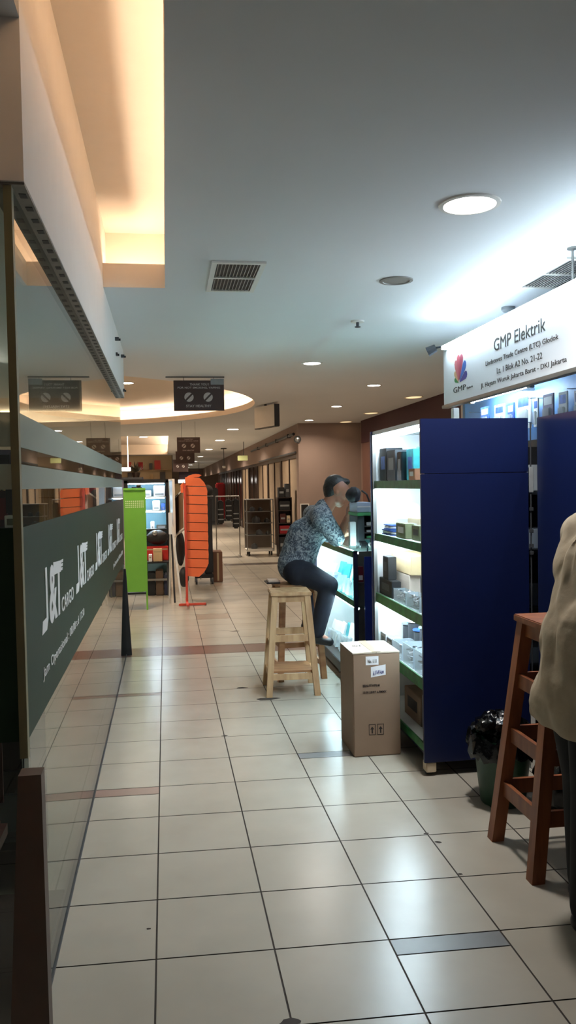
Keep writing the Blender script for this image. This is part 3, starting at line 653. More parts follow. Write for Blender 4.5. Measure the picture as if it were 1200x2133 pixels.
# ---- second navy cabinet, seen from its back, running towards the camera
c2 = thing('display_cabinet', 'navy cabinet back at the right edge behind the person in the khaki jacket', 'cabinet', (2.2, 3.4, 0), 'navy display cabinets')
MB().bbox(1.99, 2.01, 2.55, 4.17, .075, 1.925, .002).build('back_panel', m_navy, c2)
MB().bbox(2.01, 2.45, 2.55, 2.57, .075, 1.925, .002).bbox(2.01, 2.45, 4.15, 4.17, .075, 1.925, .002).build('end_panel', m_navy, c2)
MB().box(2.01, 2.45, 2.57, 4.15, 1.9, 1.925).build('top_panel', m_navy, c2)
for z in (.16, .6, 1.0, 1.4): MB().box(2.01, 2.45, 2.57, 4.15, z-.02, z).build('shelf', m_lining, c2)
for x, y in ((2.04, 2.6), (2.04, 4.1), (2.4, 2.6), (2.4, 4.1)): MB().cyl((x, y, 0), (x, y, .0755), .02, seg=12).build('foot', m_dgrey, c2)
t = thing('cable_conduit', 'white cable conduit in the narrow gap between the two navy cabinets', 'conduit', (1.97, 4.2, 0))
MB().bbox(1.957, 1.983, 4.195, 4.21, 0.001, .46, .003).build('lower_length', m_white, t); MB().bbox(1.957, 1.983, 4.195, 4.21, 1.52, 1.66, .003).build('upper_length', m_greyp, t)
mb = MB()
for z in (1.18, 1.22, 1.3, 1.42): mb.bbox(1.96, 1.98, 4.193, 4.21, z, z+.02, .002)
mb.bbox(1.965, 1.972, 4.2, 4.205, .46, 1.90, .001); mb.build('cable_clip', m_dgrey, t)

t = thing('storage_rack', 'dark storage rack inside the kiosk glimpsed through the gap between navy cabinets', 'rack', (2.4, 4.85, 0))
for x in (2.08, 2.70): MB().bbox(x, x+.03, 4.62, 4.98, 0.001, 1.8, .003).build('upright', m_black, t)
MB().box(2.11, 2.70, 4.96, 4.98, .02, 1.8).build('back_panel', m_black, t)
for z in (.1, .45, .8, 1.15, 1.5): MB().box(2.11, 2.70, 4.62, 4.96, z, z+.02).build('shelf', m_black, t)
for i, (z, h, mm) in enumerate(((.12, .2, m_white), (.47, .1, m_greyp), (.82, .14, m_dgrey), (1.17, .12, m_paper), (1.52, .16, m_greyp))):
    o = MB().bbox(2.13, 2.36, 4.66, 4.9, z+.001, z+h, .004).build('stock_box', mm); tag(o, ('white', 'low grey', 'dark grey', 'paper white', 'tall grey')[i]+' box on the '+('lowest', 'second', 'third', 'fourth', 'top')[i]+' board of the dark storage rack', 'box', 'boxes in the dark storage rack')

# ---- banner over the kiosk
bn = thing('shop_banner', 'long white cloth shop banner with fan logo and printed address on the right', 'banner', (2.2, 5.0, 2.2))
MB().bbox(2.20, 2.225, 2.9, 6.24, 2.19, 2.655, .002).build('cloth', m_banner, bn)
MB().bbox(2.185, 2.24, 2.9, 6.25, 2.165, 2.19, .003).build('bottom_rail', m_alu, bn); MB().bbox(2.2255, 2.25, 2.9, 6.24, 2.62, 2.655, .002).build('top_rail', m_alu, bn)
y = 3.0
while y < 6.2: MB().cyl((2.1995, y, 2.625), (2.197, y, 2.625), .009, seg=10).build('eyelet', m_greyp, bn); y += .13
XB = 2.1995
def bt(s, y0, y1, z0, z1, m=m_ink, bold=0.0): return text('lettering', s, m, (XB, y0, z0), (0, -1, 0), (0, 0, 1), y0-y1, z1-z0, bn, bold=bold)
bt('GMP Elektrik', 5.235, 4.485, 2.452, 2.535)
bt('Lindeteves Trade Centre (LTC) Glodok', 5.38, 4.33, 2.366, 2.408)
bt('Lt. 1 Blok A2 No. 21-22', 5.19, 4.53, 2.298, 2.336)
bt('Jl. Hayam Wuruk Jakarta Barat - DKI Jakarta', 5.47, 4.235, 2.226, 2.266)
bt('GMP', 6.02, 5.76, 2.262, 2.302, bold=-.002); bt('Elektrik', 5.74, 5.62, 2.262, 2.276)
petals = ((158, .10, C(40, 120, 60)), (135, .13, C(206, 160, 120)), (112, .19, C(196, 110, 116)), (92, .21, C(190, 90, 104)), (72, .215, C(170, 70, 92)), (45, .20, C(50, 96, 170)), (18, .175, C(56, 56, 130)))
for i, (a, L, col) in enumerate(petals):
    a = math.radians(a); bx, bz = 5.90, 2.325; d = Vector((0, -math.cos(a), math.sin(a))); n = Vector((0, -math.sin(a), -math.cos(a)))*1
    pts = []
    wd = L*.2
    for s, k in ((.12, .12), (.45, .55), (.75, .95), (.92, .85), (1.0, .35)): pts.append(Vector((XB, bx, bz))+d*L*s+n*wd*k*.85)
    for s, k in ((1.0, -.35), (.92, -.85), (.75, -.95), (.45, -.55), (.12, -.12)): pts.append(Vector((XB, bx, bz))+d*L*s+n*wd*k*.85)
    MB().prism(pts, (-.0012, 0, 0)).build('logo_petal', mat('petal_%d' % i, col, .5), bn)
t = thing('tube_light', 'glaring white tube light along the top edge of the shop banner', 'light', (2.12, 4.6, 2.7))
MB().cyl((2.165, 3.0, 2.632), (2.165, 6.15, 2.632), .013, seg=12).build('light_tube', emit('banner_tube', COOL, 17*P_KIOSK), t)
for y in (3.0, 4.05, 5.1, 6.15): MB().bbox(2.15, 2.1985, y-.008, y+.008, 2.612, 2.645, .003).build('tube_holder', m_white, t)
t = thing('banner_hanger', 'thin rod holding the shop banner to the ceiling', 'rod', (2.24, 4.24, CEIL))
MB().cyl((2.24, 4.24, 2.655), (2.24, 4.24, CEIL), .007, seg=8).build('rod', m_alu, t); MB().cyl((2.24, 4.24, CEIL-.01), (2.24, 4.24, CEIL-.0005), .03, seg=12).build('ceiling_plate', m_alu, t)
t = thing('spot_lamp', 'small dark spot lamp at the far top corner of the shop banner', 'lamp', (2.2, 6.3, 2.66))
MB().cyl((2.17, 6.33, 2.66), (2.11, 6.36, 2.63), .03, .04, seg=14).build('lamp_head', m_dgrey, t); MB().cyl((2.2, 6.245, 2.655), (2.17, 6.33, 2.66), .008, seg=8).build('arm', m_dgrey, t)
t = thing('shop_post', 'pale upright post under the far end of the shop banner', 'post', (2.27, 6.2, 0))
MB().bbox(2.25, 2.30, 6.17, 6.22, 0.002, 2.165, .004).build('shaft', m_white, t); MB().bbox(2.235, 2.315, 6.155, 6.235, 0.001, .05, .004).build('foot_plate', m_alu, t)

# ---- pegboard wall inside the kiosk with hanging packs
pw = thing('pegboard_wall', 'bright blue pegboard wall of hanging packs under the shop banner', 'display rack', (2.9, 6, 0))
MB().box(2.85, 2.88, 4.2, 7.5, 0.002, 1.90).build('lower_board', m_black, pw)
MB().box(2.85, 2.88, 4.2, 7.5, 1.90, 2.45).build('board', mat('pale_blue_pegboard', C(96, 140, 190), .5, noise=.05), pw)
MB().box(2.83, 2.90, 4.15, 4.2, 0.002, 2.48).box(2.83, 2.90, 7.5, 7.55, 0.002, 2.48).build('upright', m_alu, pw)
mb = MB()
for y in (4.6, 5.2, 5.8, 6.4, 7.0):
    for z in (2.20, 2.02): mb.cyl((2.85, y, z), (2.70, y, z), .004, seg=6)
mb.build('peg_hook', m_steel, pw)
def pack(y0, y1, z0, z1, label, m, x=2.72, mk=m_bluep):
    t = thing('hanging_pack', label, 'pack', (x, (y0+y1)/2, z1), 'packs hanging on the pegboard')
    MB().bbox(x, x+.012, y0, y1, z0, z1, .002).build('card', m, t)
    MB().bbox(x-.02, x, y0+(y1-y0)*.15, y1-(y1-y0)*.15, z0+.015, z0+(z1-z0)*.55, .006).build('blister', m_clear, t)
    MB().bbox(x-.001, x, y0+(y1-y0)*.12, y1-(y1-y0)*.12, z0+(z1-z0)*.65, z1-.02, .0005).build('print', mk, t)
    return t
names = ('farthest left', 'second', 'third', 'fourth', 'fifth', 'sixth', 'seventh', 'nearest')
for i, (y0, y1, z0, z1, mm) in enumerate(((6.60, 6.78, 2.03, 2.22, m_bluep), (6.28, 6.48, 2.01, 2.21, m_paper), (6.10, 6.22, 2.00, 2.20, m_bluep), (5.80, 6.05, 1.98, 2.24, m_paper), (5.68, 5.75, 1.98, 2.19, m_paper), (5.44, 5.60, 1.98, 2.20, m_purple), (5.24, 5.36, 1.96, 2.19, m_paper), (4.98, 5.14, 1.96, 2.18, m_paper))):
    pack(y0, y1, z0, z1, names[i]+' pack from the far end of the row hanging under the shop banner', mm, mk=m_bluep if mm is m_paper else m_paper)
t = thing('tube_light', 'short white tube light above the hanging packs under the shop banner', 'light', (2.66, 6.2, 2.29))
MB().cyl((2.66, 5.7, 2.285), (2.66, 6.8, 2.285), .018, seg=12).build('light_tube', emit('peg_tube', COOL, 20*P_KIOSK), t)
MB().bbox(2.64, 2.68, 5.64, 5.70, 2.26, 2.31, .004).bbox(2.64, 2.68, 6.8, 6.86, 2.26, 2.31, .004).bbox(2.68, 2.849, 6.0, 6.02, 2.28, 2.30, .002).bbox(2.655, 2.69, 5.66, 6.84, 2.301, 2.315, .003).build('fitting', m_alu, t)

# ---- glass counter showcase beyond the tall cabinet
SX0, SX1, SY0, SY1 = 1.37, 1.92, 5.90, 7.60
sc_ = thing('glass_showcase', 'lit glass counter showcase the seated person leans on', 'showcase', (1.65, 6.7, 0))
for x, y in ((SX0, SY0), (SX1-.03, SY0), (SX0, SY1-.03), (SX1-.03, SY1-.03)): MB().bbox(x, x+.03, y, y+.03, .10, 1.085, .003).build('corner_post', m_navyd, sc_)
MB().bbox(SX0-.03, SX1, SY0-.02, SY1+.02, 1.085, 1.105, .004).build('glass_top', m_glassg, sc_)
MB().box(SX0+.004, SX0+.010, SY0+.03, SY1-.03, .14, 1.085).build('front_glass', m_caseglass, sc_)
MB().box(SX0+.03, SX1-.03, SY0+.006, SY0+.012, .14, 1.085).build('side_glass', m_glass, sc_)
MB().box(SX1-.02, SX1-.005, SY0+.03, SY1-.03, .14, 1.085).build('back_panel', m_lining, sc_)
MB().box(SX0+.012, SX1-.03, SY0+.02, SY1-.03, .655, .667).build('shelf', m_glassg, sc_)
MB().box(SX0+.03, SX1-.03, SY1-.012, SY1-.004, .14, 1.085).build('end_panel', m_lining, sc_)
for x in (SX0+.05, SX1-.05):
    for y in (SY0+.12, SY0+.75, SY1-.12): MB().cyl((x-.015, y, .03), (x+.015, y, .03), .029, seg=12).build('castor', m_black, sc_)
MB().bbox(SX0, SX1, SY0, SY1, .06, .14, .004).build('plinth', m_black, sc_); MB().box(SX0+.10, SX1-.10, SY0+.05, SY1-.05, 0.001, .06).build('kick_board', m_black, sc_)
for z0, z1 in ((1.035, 1.082), (.665, .712)):
    MB().box(SX0-.004, SX0+.0035, SY0+.03, SY1-.03, z0, z1).build('price_strip', m_price, sc_)
for z in (1.07, .65): MB().box(SX0+.03, SX0+.05, SY0+.06, SY1-.06, z-.012, z).build('light_tube', m_tube, sc_)
MB().box(1.448, SX1-.03, SY0-.004, SY0+.005, .14, 1.04).build('end_reflection', mat('painted_blue_reflection', C(24, 40, 110), .4), sc_, label='navy board painted as a reflection on the end of the showcase')  # stands in for the tall cabinet's blue end reflected in the glass
MB().box(SX0+.03, SX1-.03, SY0+.06, SY0+.066, .14, 1.075).build('inner_panel', mat('grey_brown_board', C(104, 98, 90), .5, noise=.1), sc_)  # added panel paints the dark, reflective look of the end glass
r = random.Random(11); k = 0
words = ('nearest', 'second', 'third', 'fourth', 'fifth', 'sixth', 'seventh', 'farthest')
for z, lev in ((.668, 'upper'), (.141, 'lower')):
    for i in range(8):
        y = SY0+.17+i*.185; h = r.uniform(.16, .27)
        t = thing('blister_pack', words[i]+' clear pack standing on the '+lev+' level of the glass showcase', 'pack', (1.44, y, z), 'clear packs in the glass showcase')
        mm = r.choice((m_paper, m_lining, m_bluep, m_paper, m_teal)); a = r.uniform(-.25, .25)
        c, s_ = math.cos(a), math.sin(a)
        def pt(u, v, zz): return (1.47+u*c-v*s_, y+u*s_+v*c, z+zz)
        MB().hexa([pt(u, v, 0.001) for u, v in ((0, -.075), (.012, -.075), (.012, .075), (0, .075))]+[pt(u+.06, v, h) for u, v in ((0, -.075), (.012, -.075), (.012, .075), (0, .075))]).build('card', mm, t)
        MB().hexa([pt(u, v, .02) for u, v in ((-.035, -.055), (.004, -.055), (.004, .055), (-.035, .055))]+[pt(u+.02, v, h*.6) for u, v in ((-.03, -.05), (.012, -.05), (.012, .05), (-.03, .05))]).build('blister', m_clear, t)
        mb = MB(); q = random.Random(i+int(z*100))
        for _ in range(5):
            v = q.uniform(-.04, .04); zz = q.uniform(.03, h*.45); mb.cyl(pt(-.008, v, zz), pt(.0, v+q.uniform(-.02, .02), zz+.02), .006, seg=8)
        mb.build('contents', r.choice((m_dgrey, m_steel, m_bluep)), t)
t = thing('product_box', 'dark red box behind the end glass of the counter showcase', 'box', (1.43, 5.94, .85), None)
MB().box(1.402, 1.447, 5.914, 5.9595, .843, .8495).build('ledge', m_alu, t)
MB().bbox(1.405, 1.446, 5.92, 5.958, .85, .965, .002).build('box_body', mat('maroon_box', C(120, 30, 40), .5), t); MB().box(1.410, 1.440, 5.9185, 5.9198, .865, .90).build('printed_label', m_paper, t)

# ---- goods on the counter top
rk = thing('counter_rack', 'small green topped rack of papers on the counter before the seated person', 'rack', (1.55, 6.25, 1.105))
MB().bbox(1.45, 1.88, 6.10, 6.42, 1.335, 1.362, .004).build('top_board', m_greencard, rk); MB().bbox(1.455, 1.51, 6.12, 6.40, 1.106, 1.335, .004).build('side_board', m_dgrey, rk); MB().bbox(1.82, 1.87, 6.12, 6.40, 1.106, 1.335, .004).build('side_board', m_dgrey, rk)
MB().bbox(1.51, 1.82, 6.36, 6.40, 1.106, 1.335, .003).build('back_board', mat('teal_board', C(70, 110, 116), .5), rk)
for i, z in enumerate((1.15, 1.20, 1.25)): MB().bbox(1.51, 1.82, 6.13, 6.36, z, z+.008, .001).build('divider', m_alu, rk)
for i, (z, mm) in enumerate(((1.1585, m_greencard), (1.2085, m_paper), (1.2585, m_paper))):
    tag(MB().bbox(1.53, 1.80, 6.14, 6.33, z, z+(.02, .014, .026)[i], .002).build('paper_stack', mm), ('green', 'thin white', 'thick white')[i]+' stack of papers in the counter rack', 'papers', 'paper stacks in the counter rack')
tag(MB().bbox(1.40, 1.448, 6.14, 6.2, 1.106, 1.29, .004).build('tall_packet', m_paper), 'tall white packet leaning by the left side of the counter rack', 'packet')
t = thing('pale_box', 'pale bluish box on top of the green counter rack', 'box', (1.5, 6.25, 1.362))
MB().bbox(1.452, 1.565, 6.12, 6.38, 1.3625, 1.438, .003).build('box_body', mat('pale_blue_carton', C(176, 186, 206), .6), t); MB().box(1.455, 1.56, 6.1185, 6.1198, 1.40, 1.41).build('tape', m_paper, t)
t = thing('black_bag', 'rounded black bag lying on the pale box beside the seated person', 'bag', (1.5, 6.25, 1.438))
MB().ell((1.455, 6.25, 1.498), (.056, .10, .060), 18, 10, .10, random.Random(3)).build('bag_body', mat('black_cloth', C(24, 24, 30), .8), t, smooth=True)
MB().tube([(1.50, 6.16, 1.53), (1.535, 6.14, 1.50), (1.55, 6.14, 1.46), (1.56, 6.16, 1.442)], .007).build('strap', m_black, t)
t = thing('small_meter', 'small black and white meter at the near end of the counter', 'meter', (1.6, 6.0, 1.105))
MB().bbox(1.535, 1.60, 5.98, 6.06, 1.106, 1.165, .004).build('case', m_black, t); MB().box(1.545, 1.59, 5.9785, 5.9798, 1.115, 1.145).build('dial', m_paper, t); text('lettering', 'M', m_ink, (1.558, 5.9783, 1.119), (1, 0, 0), (0, 0, 1), .02, .02, t)
t = thing('tester', 'dark handheld tester lying on the counter by the seated person\'s hands', 'tester', (1.5, 6.1, 1.105))
MB().bbox(1.44, 1.50, 5.99, 6.07, 1.106, 1.15, .01).build('case', m_dgrey, t); MB().ell((1.52, 6.0, 1.122), (.014, .014, .016), 10, 8).build('knob', m_paper, t, smooth=True)

# ================================================================ CARTON, STOOLS, BINS
t = thing('cardboard_carton', 'tall brown cardboard carton standing on the floor before the tall cabinet', 'carton', (1.19, 4.74, 0))
bx0, bx1, by0, by1, bh = 1.046, 1.325, 4.572, 4.92, .605
bd = MB().bbox(bx0, bx1, by0, by1, .001, bh-.004, .004).build('carton_body', m_card, t)
fm = MB(); fm.hexa([(bx0, by0, bh-.004), ((bx0+bx1)/2-.001, by0, bh-.004), ((bx0+bx1)/2-.001, by1, bh-.004), (bx0, by1, bh-.004), (bx0, by0, bh+.002), ((bx0+bx1)/2-.001, by0, bh+.006), ((bx0+bx1)/2-.001, by1, bh+.003), (bx0, by1, bh)])
fm.build('top_flap', m_cardtop, t)
MB().hexa([((bx0+bx1)/2+.001, by0, bh-.004), (bx1, by0, bh-.004), (bx1, by1, bh-.004), ((bx0+bx1)/2+.001, by1, bh-.004), ((bx0+bx1)/2+.001, by0, bh+.006), (bx1, by0, bh+.002), (bx1, by1, bh), ((bx0+bx1)/2+.001, by1, bh+.003)]).build('top_flap', m_cardtop, t)
mx = (bx0+bx1)/2
MB().hexa([(mx-.025, by0-.001, bh+.0045), (mx+.025, by0-.001, bh+.0045), (mx+.025, by1, bh+.002), (mx-.025, by1, bh+.002), (mx-.025, by0-.001, bh+.0072), (mx+.025, by0-.001, bh+.0072), (mx+.025, by1, bh+.0042), (mx-.025, by1, bh+.0042)]).build('tape', m_tape, t)
yf = by0-.0006
def sticker(x0, x1, z0, z1, s, m, rot=0):
    o = MB().hexa([(x0, yf-.0006, z0), (x1, yf-.0006, z0+rot), (x1, yf+.0004, z0+rot), (x0, yf+.0004, z0), (x0, yf-.0006, z1), (x1, yf-.0006, z1+rot), (x1, yf+.0004, z1+rot), (x0, yf+.0004, z1)]).build('sticker', m_paper, t)
    text('lettering', s, m, (x0+.012, yf-.0008, z0+.012), (1, 0, rot/(x1-x0)), (0, 0, 1), x1-x0-.024, (z1-z0)*.42, o)
sticker(1.122, 1.198, .535, .585, 'No. 1/11', m_ink); sticker(1.152, 1.240, .462, .522, '6.17-49.4cm', m_bluink, .012)
text('lettering', 'BRN-FTWPS-M', m_ink, (1.103, yf, .408), (1, 0, 0), (0, 0, 1), .10, .014, t, bold=.01); text('lettering', '10.00 LB/RT 6.9MMX', m_ink, (1.103, yf, .370), (1, 0, 0), (0, 0, 1), .14, .013, t, bold=.01)
text('lettering', 'No.6', m_ink, (1.09, by0+.18, bh+.0048), (1, 0, 0), (0, 1, 0), .05, .03, t)
mb = MB()   # handling marks
for x in (1.135, 1.185):
    for a, b in (((x, .125), (x+.04, .128)), ((x, .185), (x+.04, .188)), ((x, .125), (x+.003, .188)), ((x+.037, .125), (x+.04, .188))): mb.box(a[0], b[0], yf-.0006, yf, a[1], b[1])
    mb.prism([(x+.02, yf, .175), (x+.008, yf, .158), (x+.016, yf, .158), (x+.016, yf, .135), (x+.024, yf, .135), (x+.024, yf, .158), (x+.032, yf, .158)], (0, -.0005, 0))
mb.build('handling_mark', m_ink, t)

def stool(name, label, c, rot, h, top, foot, seat_t, lw, m_leg, m_seat, rails, shelf=None, group='wooden stools'):
    """c: floor centre; top/foot: half sizes in x,y"""
    t = thing(name, label, 'stool', (0, 0, 0), group)
    MB().bbox(-top[0], top[0], -top[1], top[1], h-seat_t, h, .004).build('seat', m_seat, t)
    lt = (top[0]-lw*.7, top[1]-lw*.7); lf = (foot[0]-lw*.5, foot[1]-lw*.5)
    def at(sx, sy, z): k = z/(h-seat_t); return Vector((sx*(lf[0]+(lt[0]-lf[0])*k), sy*(lf[1]+(lt[1]-lf[1])*k), z))
    for sx in (-1, 1):
        for sy in (-1, 1): MB().leg(at(sx, sy, 0), at(sx, sy, h-seat_t), lw, lw).build('leg', m_leg, t)
    for z, rh, sides in rails:
        for s in sides:
            if s in ('f', 'b'):
                sy = -1 if s == 'f' else 1; a, b = at(-1, sy, z), at(1, sy, z); a.x += lw*.45; b.x -= lw*.45
                MB().beam(a, b, .018, rh, up=(0, 0, 1)).build('rail', m_leg, t)
            else:
                sx = -1 if s == 'l' else 1; a, b = at(sx, -1, z), at(sx, 1, z); a.y += lw*.45; b.y -= lw*.45
                MB().beam(a, b, .018, rh, up=(0, 0, 1)).build('rail', m_leg, t)
    if shelf:
        for z in shelf:
            a = at(1, 1, z); MB().bbox(-a.x+lw*.3, a.x-lw*.3, -a.y+lw*.3, a.y-lw*.3, z, z+.015, .002).build('foot_board', m_mwood, t)
    t.location = c; t.rotation_euler = (0, 0, rot)
    return t
stool('wooden_stool', 'pale raw wood stool standing in the aisle in front of the seated person', (.925, 6.2, 0), math.radians(-3), .775, (.155, .16), (.205, .22), .028, .045, m_lwood, m_lwood,
      ((.725, .05, 'fblr'), (.43, .05, 'fb'), (.36, .05, 'lr'), (.145, .045, 'fblr')), shelf=(.17,))
stool('wooden_stool', 'raw wood stool the person in the patterned shirt sits on', (1.045, 6.66, 0), math.radians(6), .775, (.17, .16), (.205, .20), .028, .045, m_mwood, m_mwood,
      ((.725, .05, 'fblr'), (.285, .04, 'fblr'), (.12, .04, 'lr')))
stool('wooden_stool', 'tall red brown bar stool partly hidden by the person in the khaki jacket', (1.635, 3.2, 0), math.radians(0), 1.005, (.14, .175), (.25, .225), .03, .055, m_rwood, m_rwood,
      ((.945, .06, 'fblr'), (.72, .06, 'fblr'), (.48, .065, 'fblr'), (.24, .065, 'fblr'), (.075, .0, '')))
t = thing('reading_pad', 'pale pad with a dark underside on the stool beside the seated person', 'pad', (.87, 6.68, .775))
MB().bbox(.80, .915, 6.60, 6.78, .776, .787, .003).build('cover', m_black, t); MB().bbox(.815, .91, 6.61, 6.77, .787, .803, .004).build('pages', m_pinkbox, t)

t = thing('waste_bin', 'dark green waste bin lined with a black bag before the tall navy cabinet', 'bin', (1.62, 3.80, 0))
MB().lathe([(.001, .001), (.105, .001), (.11, .01), (.14, .29), (.148, .30), (.148, .315), (.138, .315), (.134, .29), (.104, .015), (.001, .015)], (1.62, 3.80, 0), seg=32).build('bin_body', m_bin, t, smooth=True)
mb = MB(); q = random.Random(5); n0 = len(mb.v); seg = 40
prof = [(.136, .24), (.147, .335), (.165, .33), (.172, .27), (.160, .24)]
for r_, z in prof:
    for i in range(seg):
        a = 2*math.pi*i/seg; k = 1+q.uniform(-.06, .08); mb.v.append(Vector((1.62+r_*k*math.cos(a), 3.80+r_*k*math.sin(a), z+q.uniform(-.018, .022)+(.05*max(0, math.sin(a*1.0+.4)) if z > .3 else 0))))
for k in range(len(prof)-1):
    for i in range(seg): j = (i+1) % seg; mb.face((n0+k*seg+i, n0+k*seg+j, n0+(k+1)*seg+j, n0+(k+1)*seg+i))
ln = mb.build('bag_liner', m_bag, t, smooth=True, label='black bag folded over the rim')
tag(MB().ell((1.60, 3.82, .37), (.105, .095, .075), 26, 14, .13, random.Random(8)).ell((1.54, 3.78, .385), (.06, .05, .05), 18, 10, .16, random.Random(9)).build('bin_bag', m_bag, smooth=True), 'crumpled black plastic bag spilling from the green waste bin', 'bag')
tag(MB().ell((1.83, 3.62, .15), (.12, .13, .147), 30, 16, .10, random.Random(12)).build('bin_bag', m_bag, smooth=True), 'full shiny black bin bag on the floor behind the red brown stool', 'bag')

# ================================================================ PEOPLE
def hand(elems, wrist, d, up, curl=0.35, s=1.0, side=1):
    """palm, four bent fingers and a thumb that leaves the palm's side"""
    wrist, d, up = Vector(wrist), Vector(d).normalized(), Vector(up).normalized(); lat = d.cross(up).normalized()*side; up = (lat.cross(d)*side).normalized()
    k = wrist+d*.085*s
    for j in (-1.5, -.5, .5, 1.5): elems.append(('c', wrist+lat*j*.012*s, .013*s, k+lat*j*.020*s, .012*s))
    for j, L in ((-1.5, .92), (-.5, 1.08), (.5, 1.0), (1.5, .78)):
        a = k+lat*j*.021*s; dd = d
        for seg, r0, r1 in ((.040, .0098, .009), (.026, .009, .0082), (.020, .0082, .0074)):
            ang = curl; dd = (dd*math.cos(ang)-up*math.sin(ang)).normalized(); b = a+dd*seg*L*s; elems.append(('c', a, r0*s, b, r1*s)); a = b
    a = wrist+d*.03*s-lat*.022*s; b = a+(d*.6-lat*.75-up*.25).normalized()*.038*s; c = b+(d*.9-lat*.25-up*.4).normalized()*.03*s
    elems.append(('c', a, .0125*s, b, .0105*s)); elems.append(('c', b, .0105*s, c, .0085*s))
def head(elems, c, fwd, up, s=1.0):
    """skull, jaw, nose, lips, brow and ears looking along fwd"""
    c, f, u = Vector(c), Vector(fwd).normalized(), Vector(up).normalized(); l = u.cross(f).normalized(); u = f.cross(l)
    P = lambda a, b, z: c+f*a*s+l*b*s+u*z*s
    E = elems.append
    for a, b, z, r in ((-.02, 0, .045, .082), (.0, .018, .04, .078), (.0, -.018, .04, .078), (.025, 0, .03, .072), (.03, 0, -.01, .062), (.03, 0, -.045, .055), (.05, 0, -.075, .036), (.03, .028, -.055, .036), (.03, -.028, -.055, .036), (.045, .03, -.005, .04), (.045, -.03, -.005, .04)): E(('e', P(a, b, z), (r*s, r*s, r*s)))
    E(('c', P(.09, 0, .02), .008*s, P(.112, 0, -.022), .0125*s)); E(('e', P(.098, .012, -.026), (.009*s,)*3)); E(('e', P(.098, -.012, -.026), (.009*s,)*3))
    E(('c', P(.086, -.02, -.056), .0075*s, P(.086, .02, -.056), .0075*s)); E(('c', P(.084, -.017, -.066), .0075*s, P(.084, .017, -.066), .0075*s))
    E(('c', P(.078, -.04, .026), .011*s, P(.09, 0, .026), .009*s)); E(('c', P(.078, .04, .026), .011*s, P(.09, 0, .026), .009*s))
    for q in (-1, 1):
        E(('e', P(-.008, q*.078, .0), (.017*s, .017*s, .030*s))); E(('e', P(.082, q*.031, .008), (.010*s,)*3))
    return P

# ---- seated person
man = thing('person', 'seated person in a grey patterned shirt and dark trousers leaning on the lit counter', 'person', (1.05, 6.6, 0))
pel, che, nek = Vector((1.04, 6.60, .895)), Vector((1.12, 6.58, 1.16)), Vector((1.27, 6.54, 1.38))
shR, shL = Vector((1.22, 6.37, 1.325)), Vector((1.22, 6.76, 1.325))
elR, elL = Vector((1.35, 6.37, 1.135)), Vector((1.37, 6.74, 1.14))
wrR, wrL = Vector((1.455, 6.47, 1.31)), Vector((1.50, 6.62, 1.18))
hiR, hiL = Vector((1.06, 6.50, .885)), Vector((1.06, 6.70, .885))
knR, knL = Vector((1.275, 6.39, .775)), Vector((1.275, 6.80, .775))
anR, anL = Vector((1.175, 6.43, .375)), Vector((1.18, 6.84, .375))
hc = Vector((1.375, 6.52, 1.515)); hf = Vector((.93, -.05, -.30)); hu = Vector((.30, 0, .95))
el = []
el += [('c', pel, .125, che, .12), ('c', che, .125, nek-Vector((.03, 0, .10)), .10), ('c', shR, .055, shL, .055), ('c', nek-Vector((.02, 0, .06)), .062, hc-Vector((.03, 0, .04)), .056)]
for s_, e_, w_ in ((shR, elR, wrR), (shL, elL, wrL)): el += [('c', s_, .052, e_, .040), ('c', e_, .040, w_, .028)]
for h_, k_, a_ in ((hiR, knR, anR), (hiL, knL, anL)): el += [('c', h_, .085, k_, .058), ('c', k_, .056, a_, .038)]
HP = head(el, hc, hf, hu, 1.0)
hand(el, wrR, (.12, .10, 1), (-1, 0, .1), curl=.45, side=1); hand(el, wrL, (.8, -.5, -.1), (0, .2, 1), curl=.4, side=-1)
el += [('c', anR, .036, anR+Vector((.10, -.01, -.06)), .03), ('c', anL, .036, anL+Vector((.10, .02, -.05)), .03)]
blob('body', el, m_skin, man, voxel=.0062, smooth=3)
blob('hair', [('e', HP(-.03, 0, .062), (.088, .088, .080)), ('e', HP(-.045, 0, .02), (.072, .080, .075)), ('e', HP(.03, 0, .098), (.058, .066, .034)), ('e', HP(-.05, 0, -.02), (.05, .062, .05))], m_hair, man, voxel=.008, smooth=2)
sh = [('c', pel+Vector((-.0, 0, .03)), .150, che, .150), ('c', pel+Vector((0, -.06, .02)), .125, pel+Vector((0, .06, .02)), .125), ('c', che, .148, nek-Vector((.035, 0, .13)), .125), ('c', che+Vector((0, -.06, 0)), .10, che+Vector((0, .06, 0)), .10), ('c', shR, .076, shL, .076), ('c', nek-Vector((.05, 0, .10)), .115, nek+Vector((.005, 0, .01)), .076), ('c', shR, .085, nek-Vector((.03, 0, .05)), .09), ('c', shL, .085, nek-Vector((.03, 0, .05)), .09)]
for s_, e_ in ((shR, elR), (shL, elL)): sh += [('c', s_, .086, s_+(e_-s_)*.9, .070)]
blob('shirt', sh, m_shirt, man, voxel=.009, smooth=4)
tr = [('c', hiR+Vector((-.02, 0, -.0)), .118, hiL+Vector((-.02, 0, -.0)), .118)]
for h_, k_, a_ in ((hiR, knR, anR), (hiL, knL, anL)): tr += [('c', h_, .108, k_, .078), ('c', k_, .076, a_+(k_-a_)*.06, .062)]
blob('trousers', tr, m_jeans, man, voxel=.009, smooth=4)
for a_, d in ((anR, Vector((.11, -.01, -.065))), (anL, Vector((.12, .02, -.055)))):
    f = blob('shoe', [('c', a_+Vector((-.02, 0, -.03)), .042, a_+d*.95, .036), ('c', a_+Vector((-.02, 0, .0)), .044, a_+Vector((.02, 0, -.02)), .044)], m_shoe, man, voxel=.008, smooth=2)

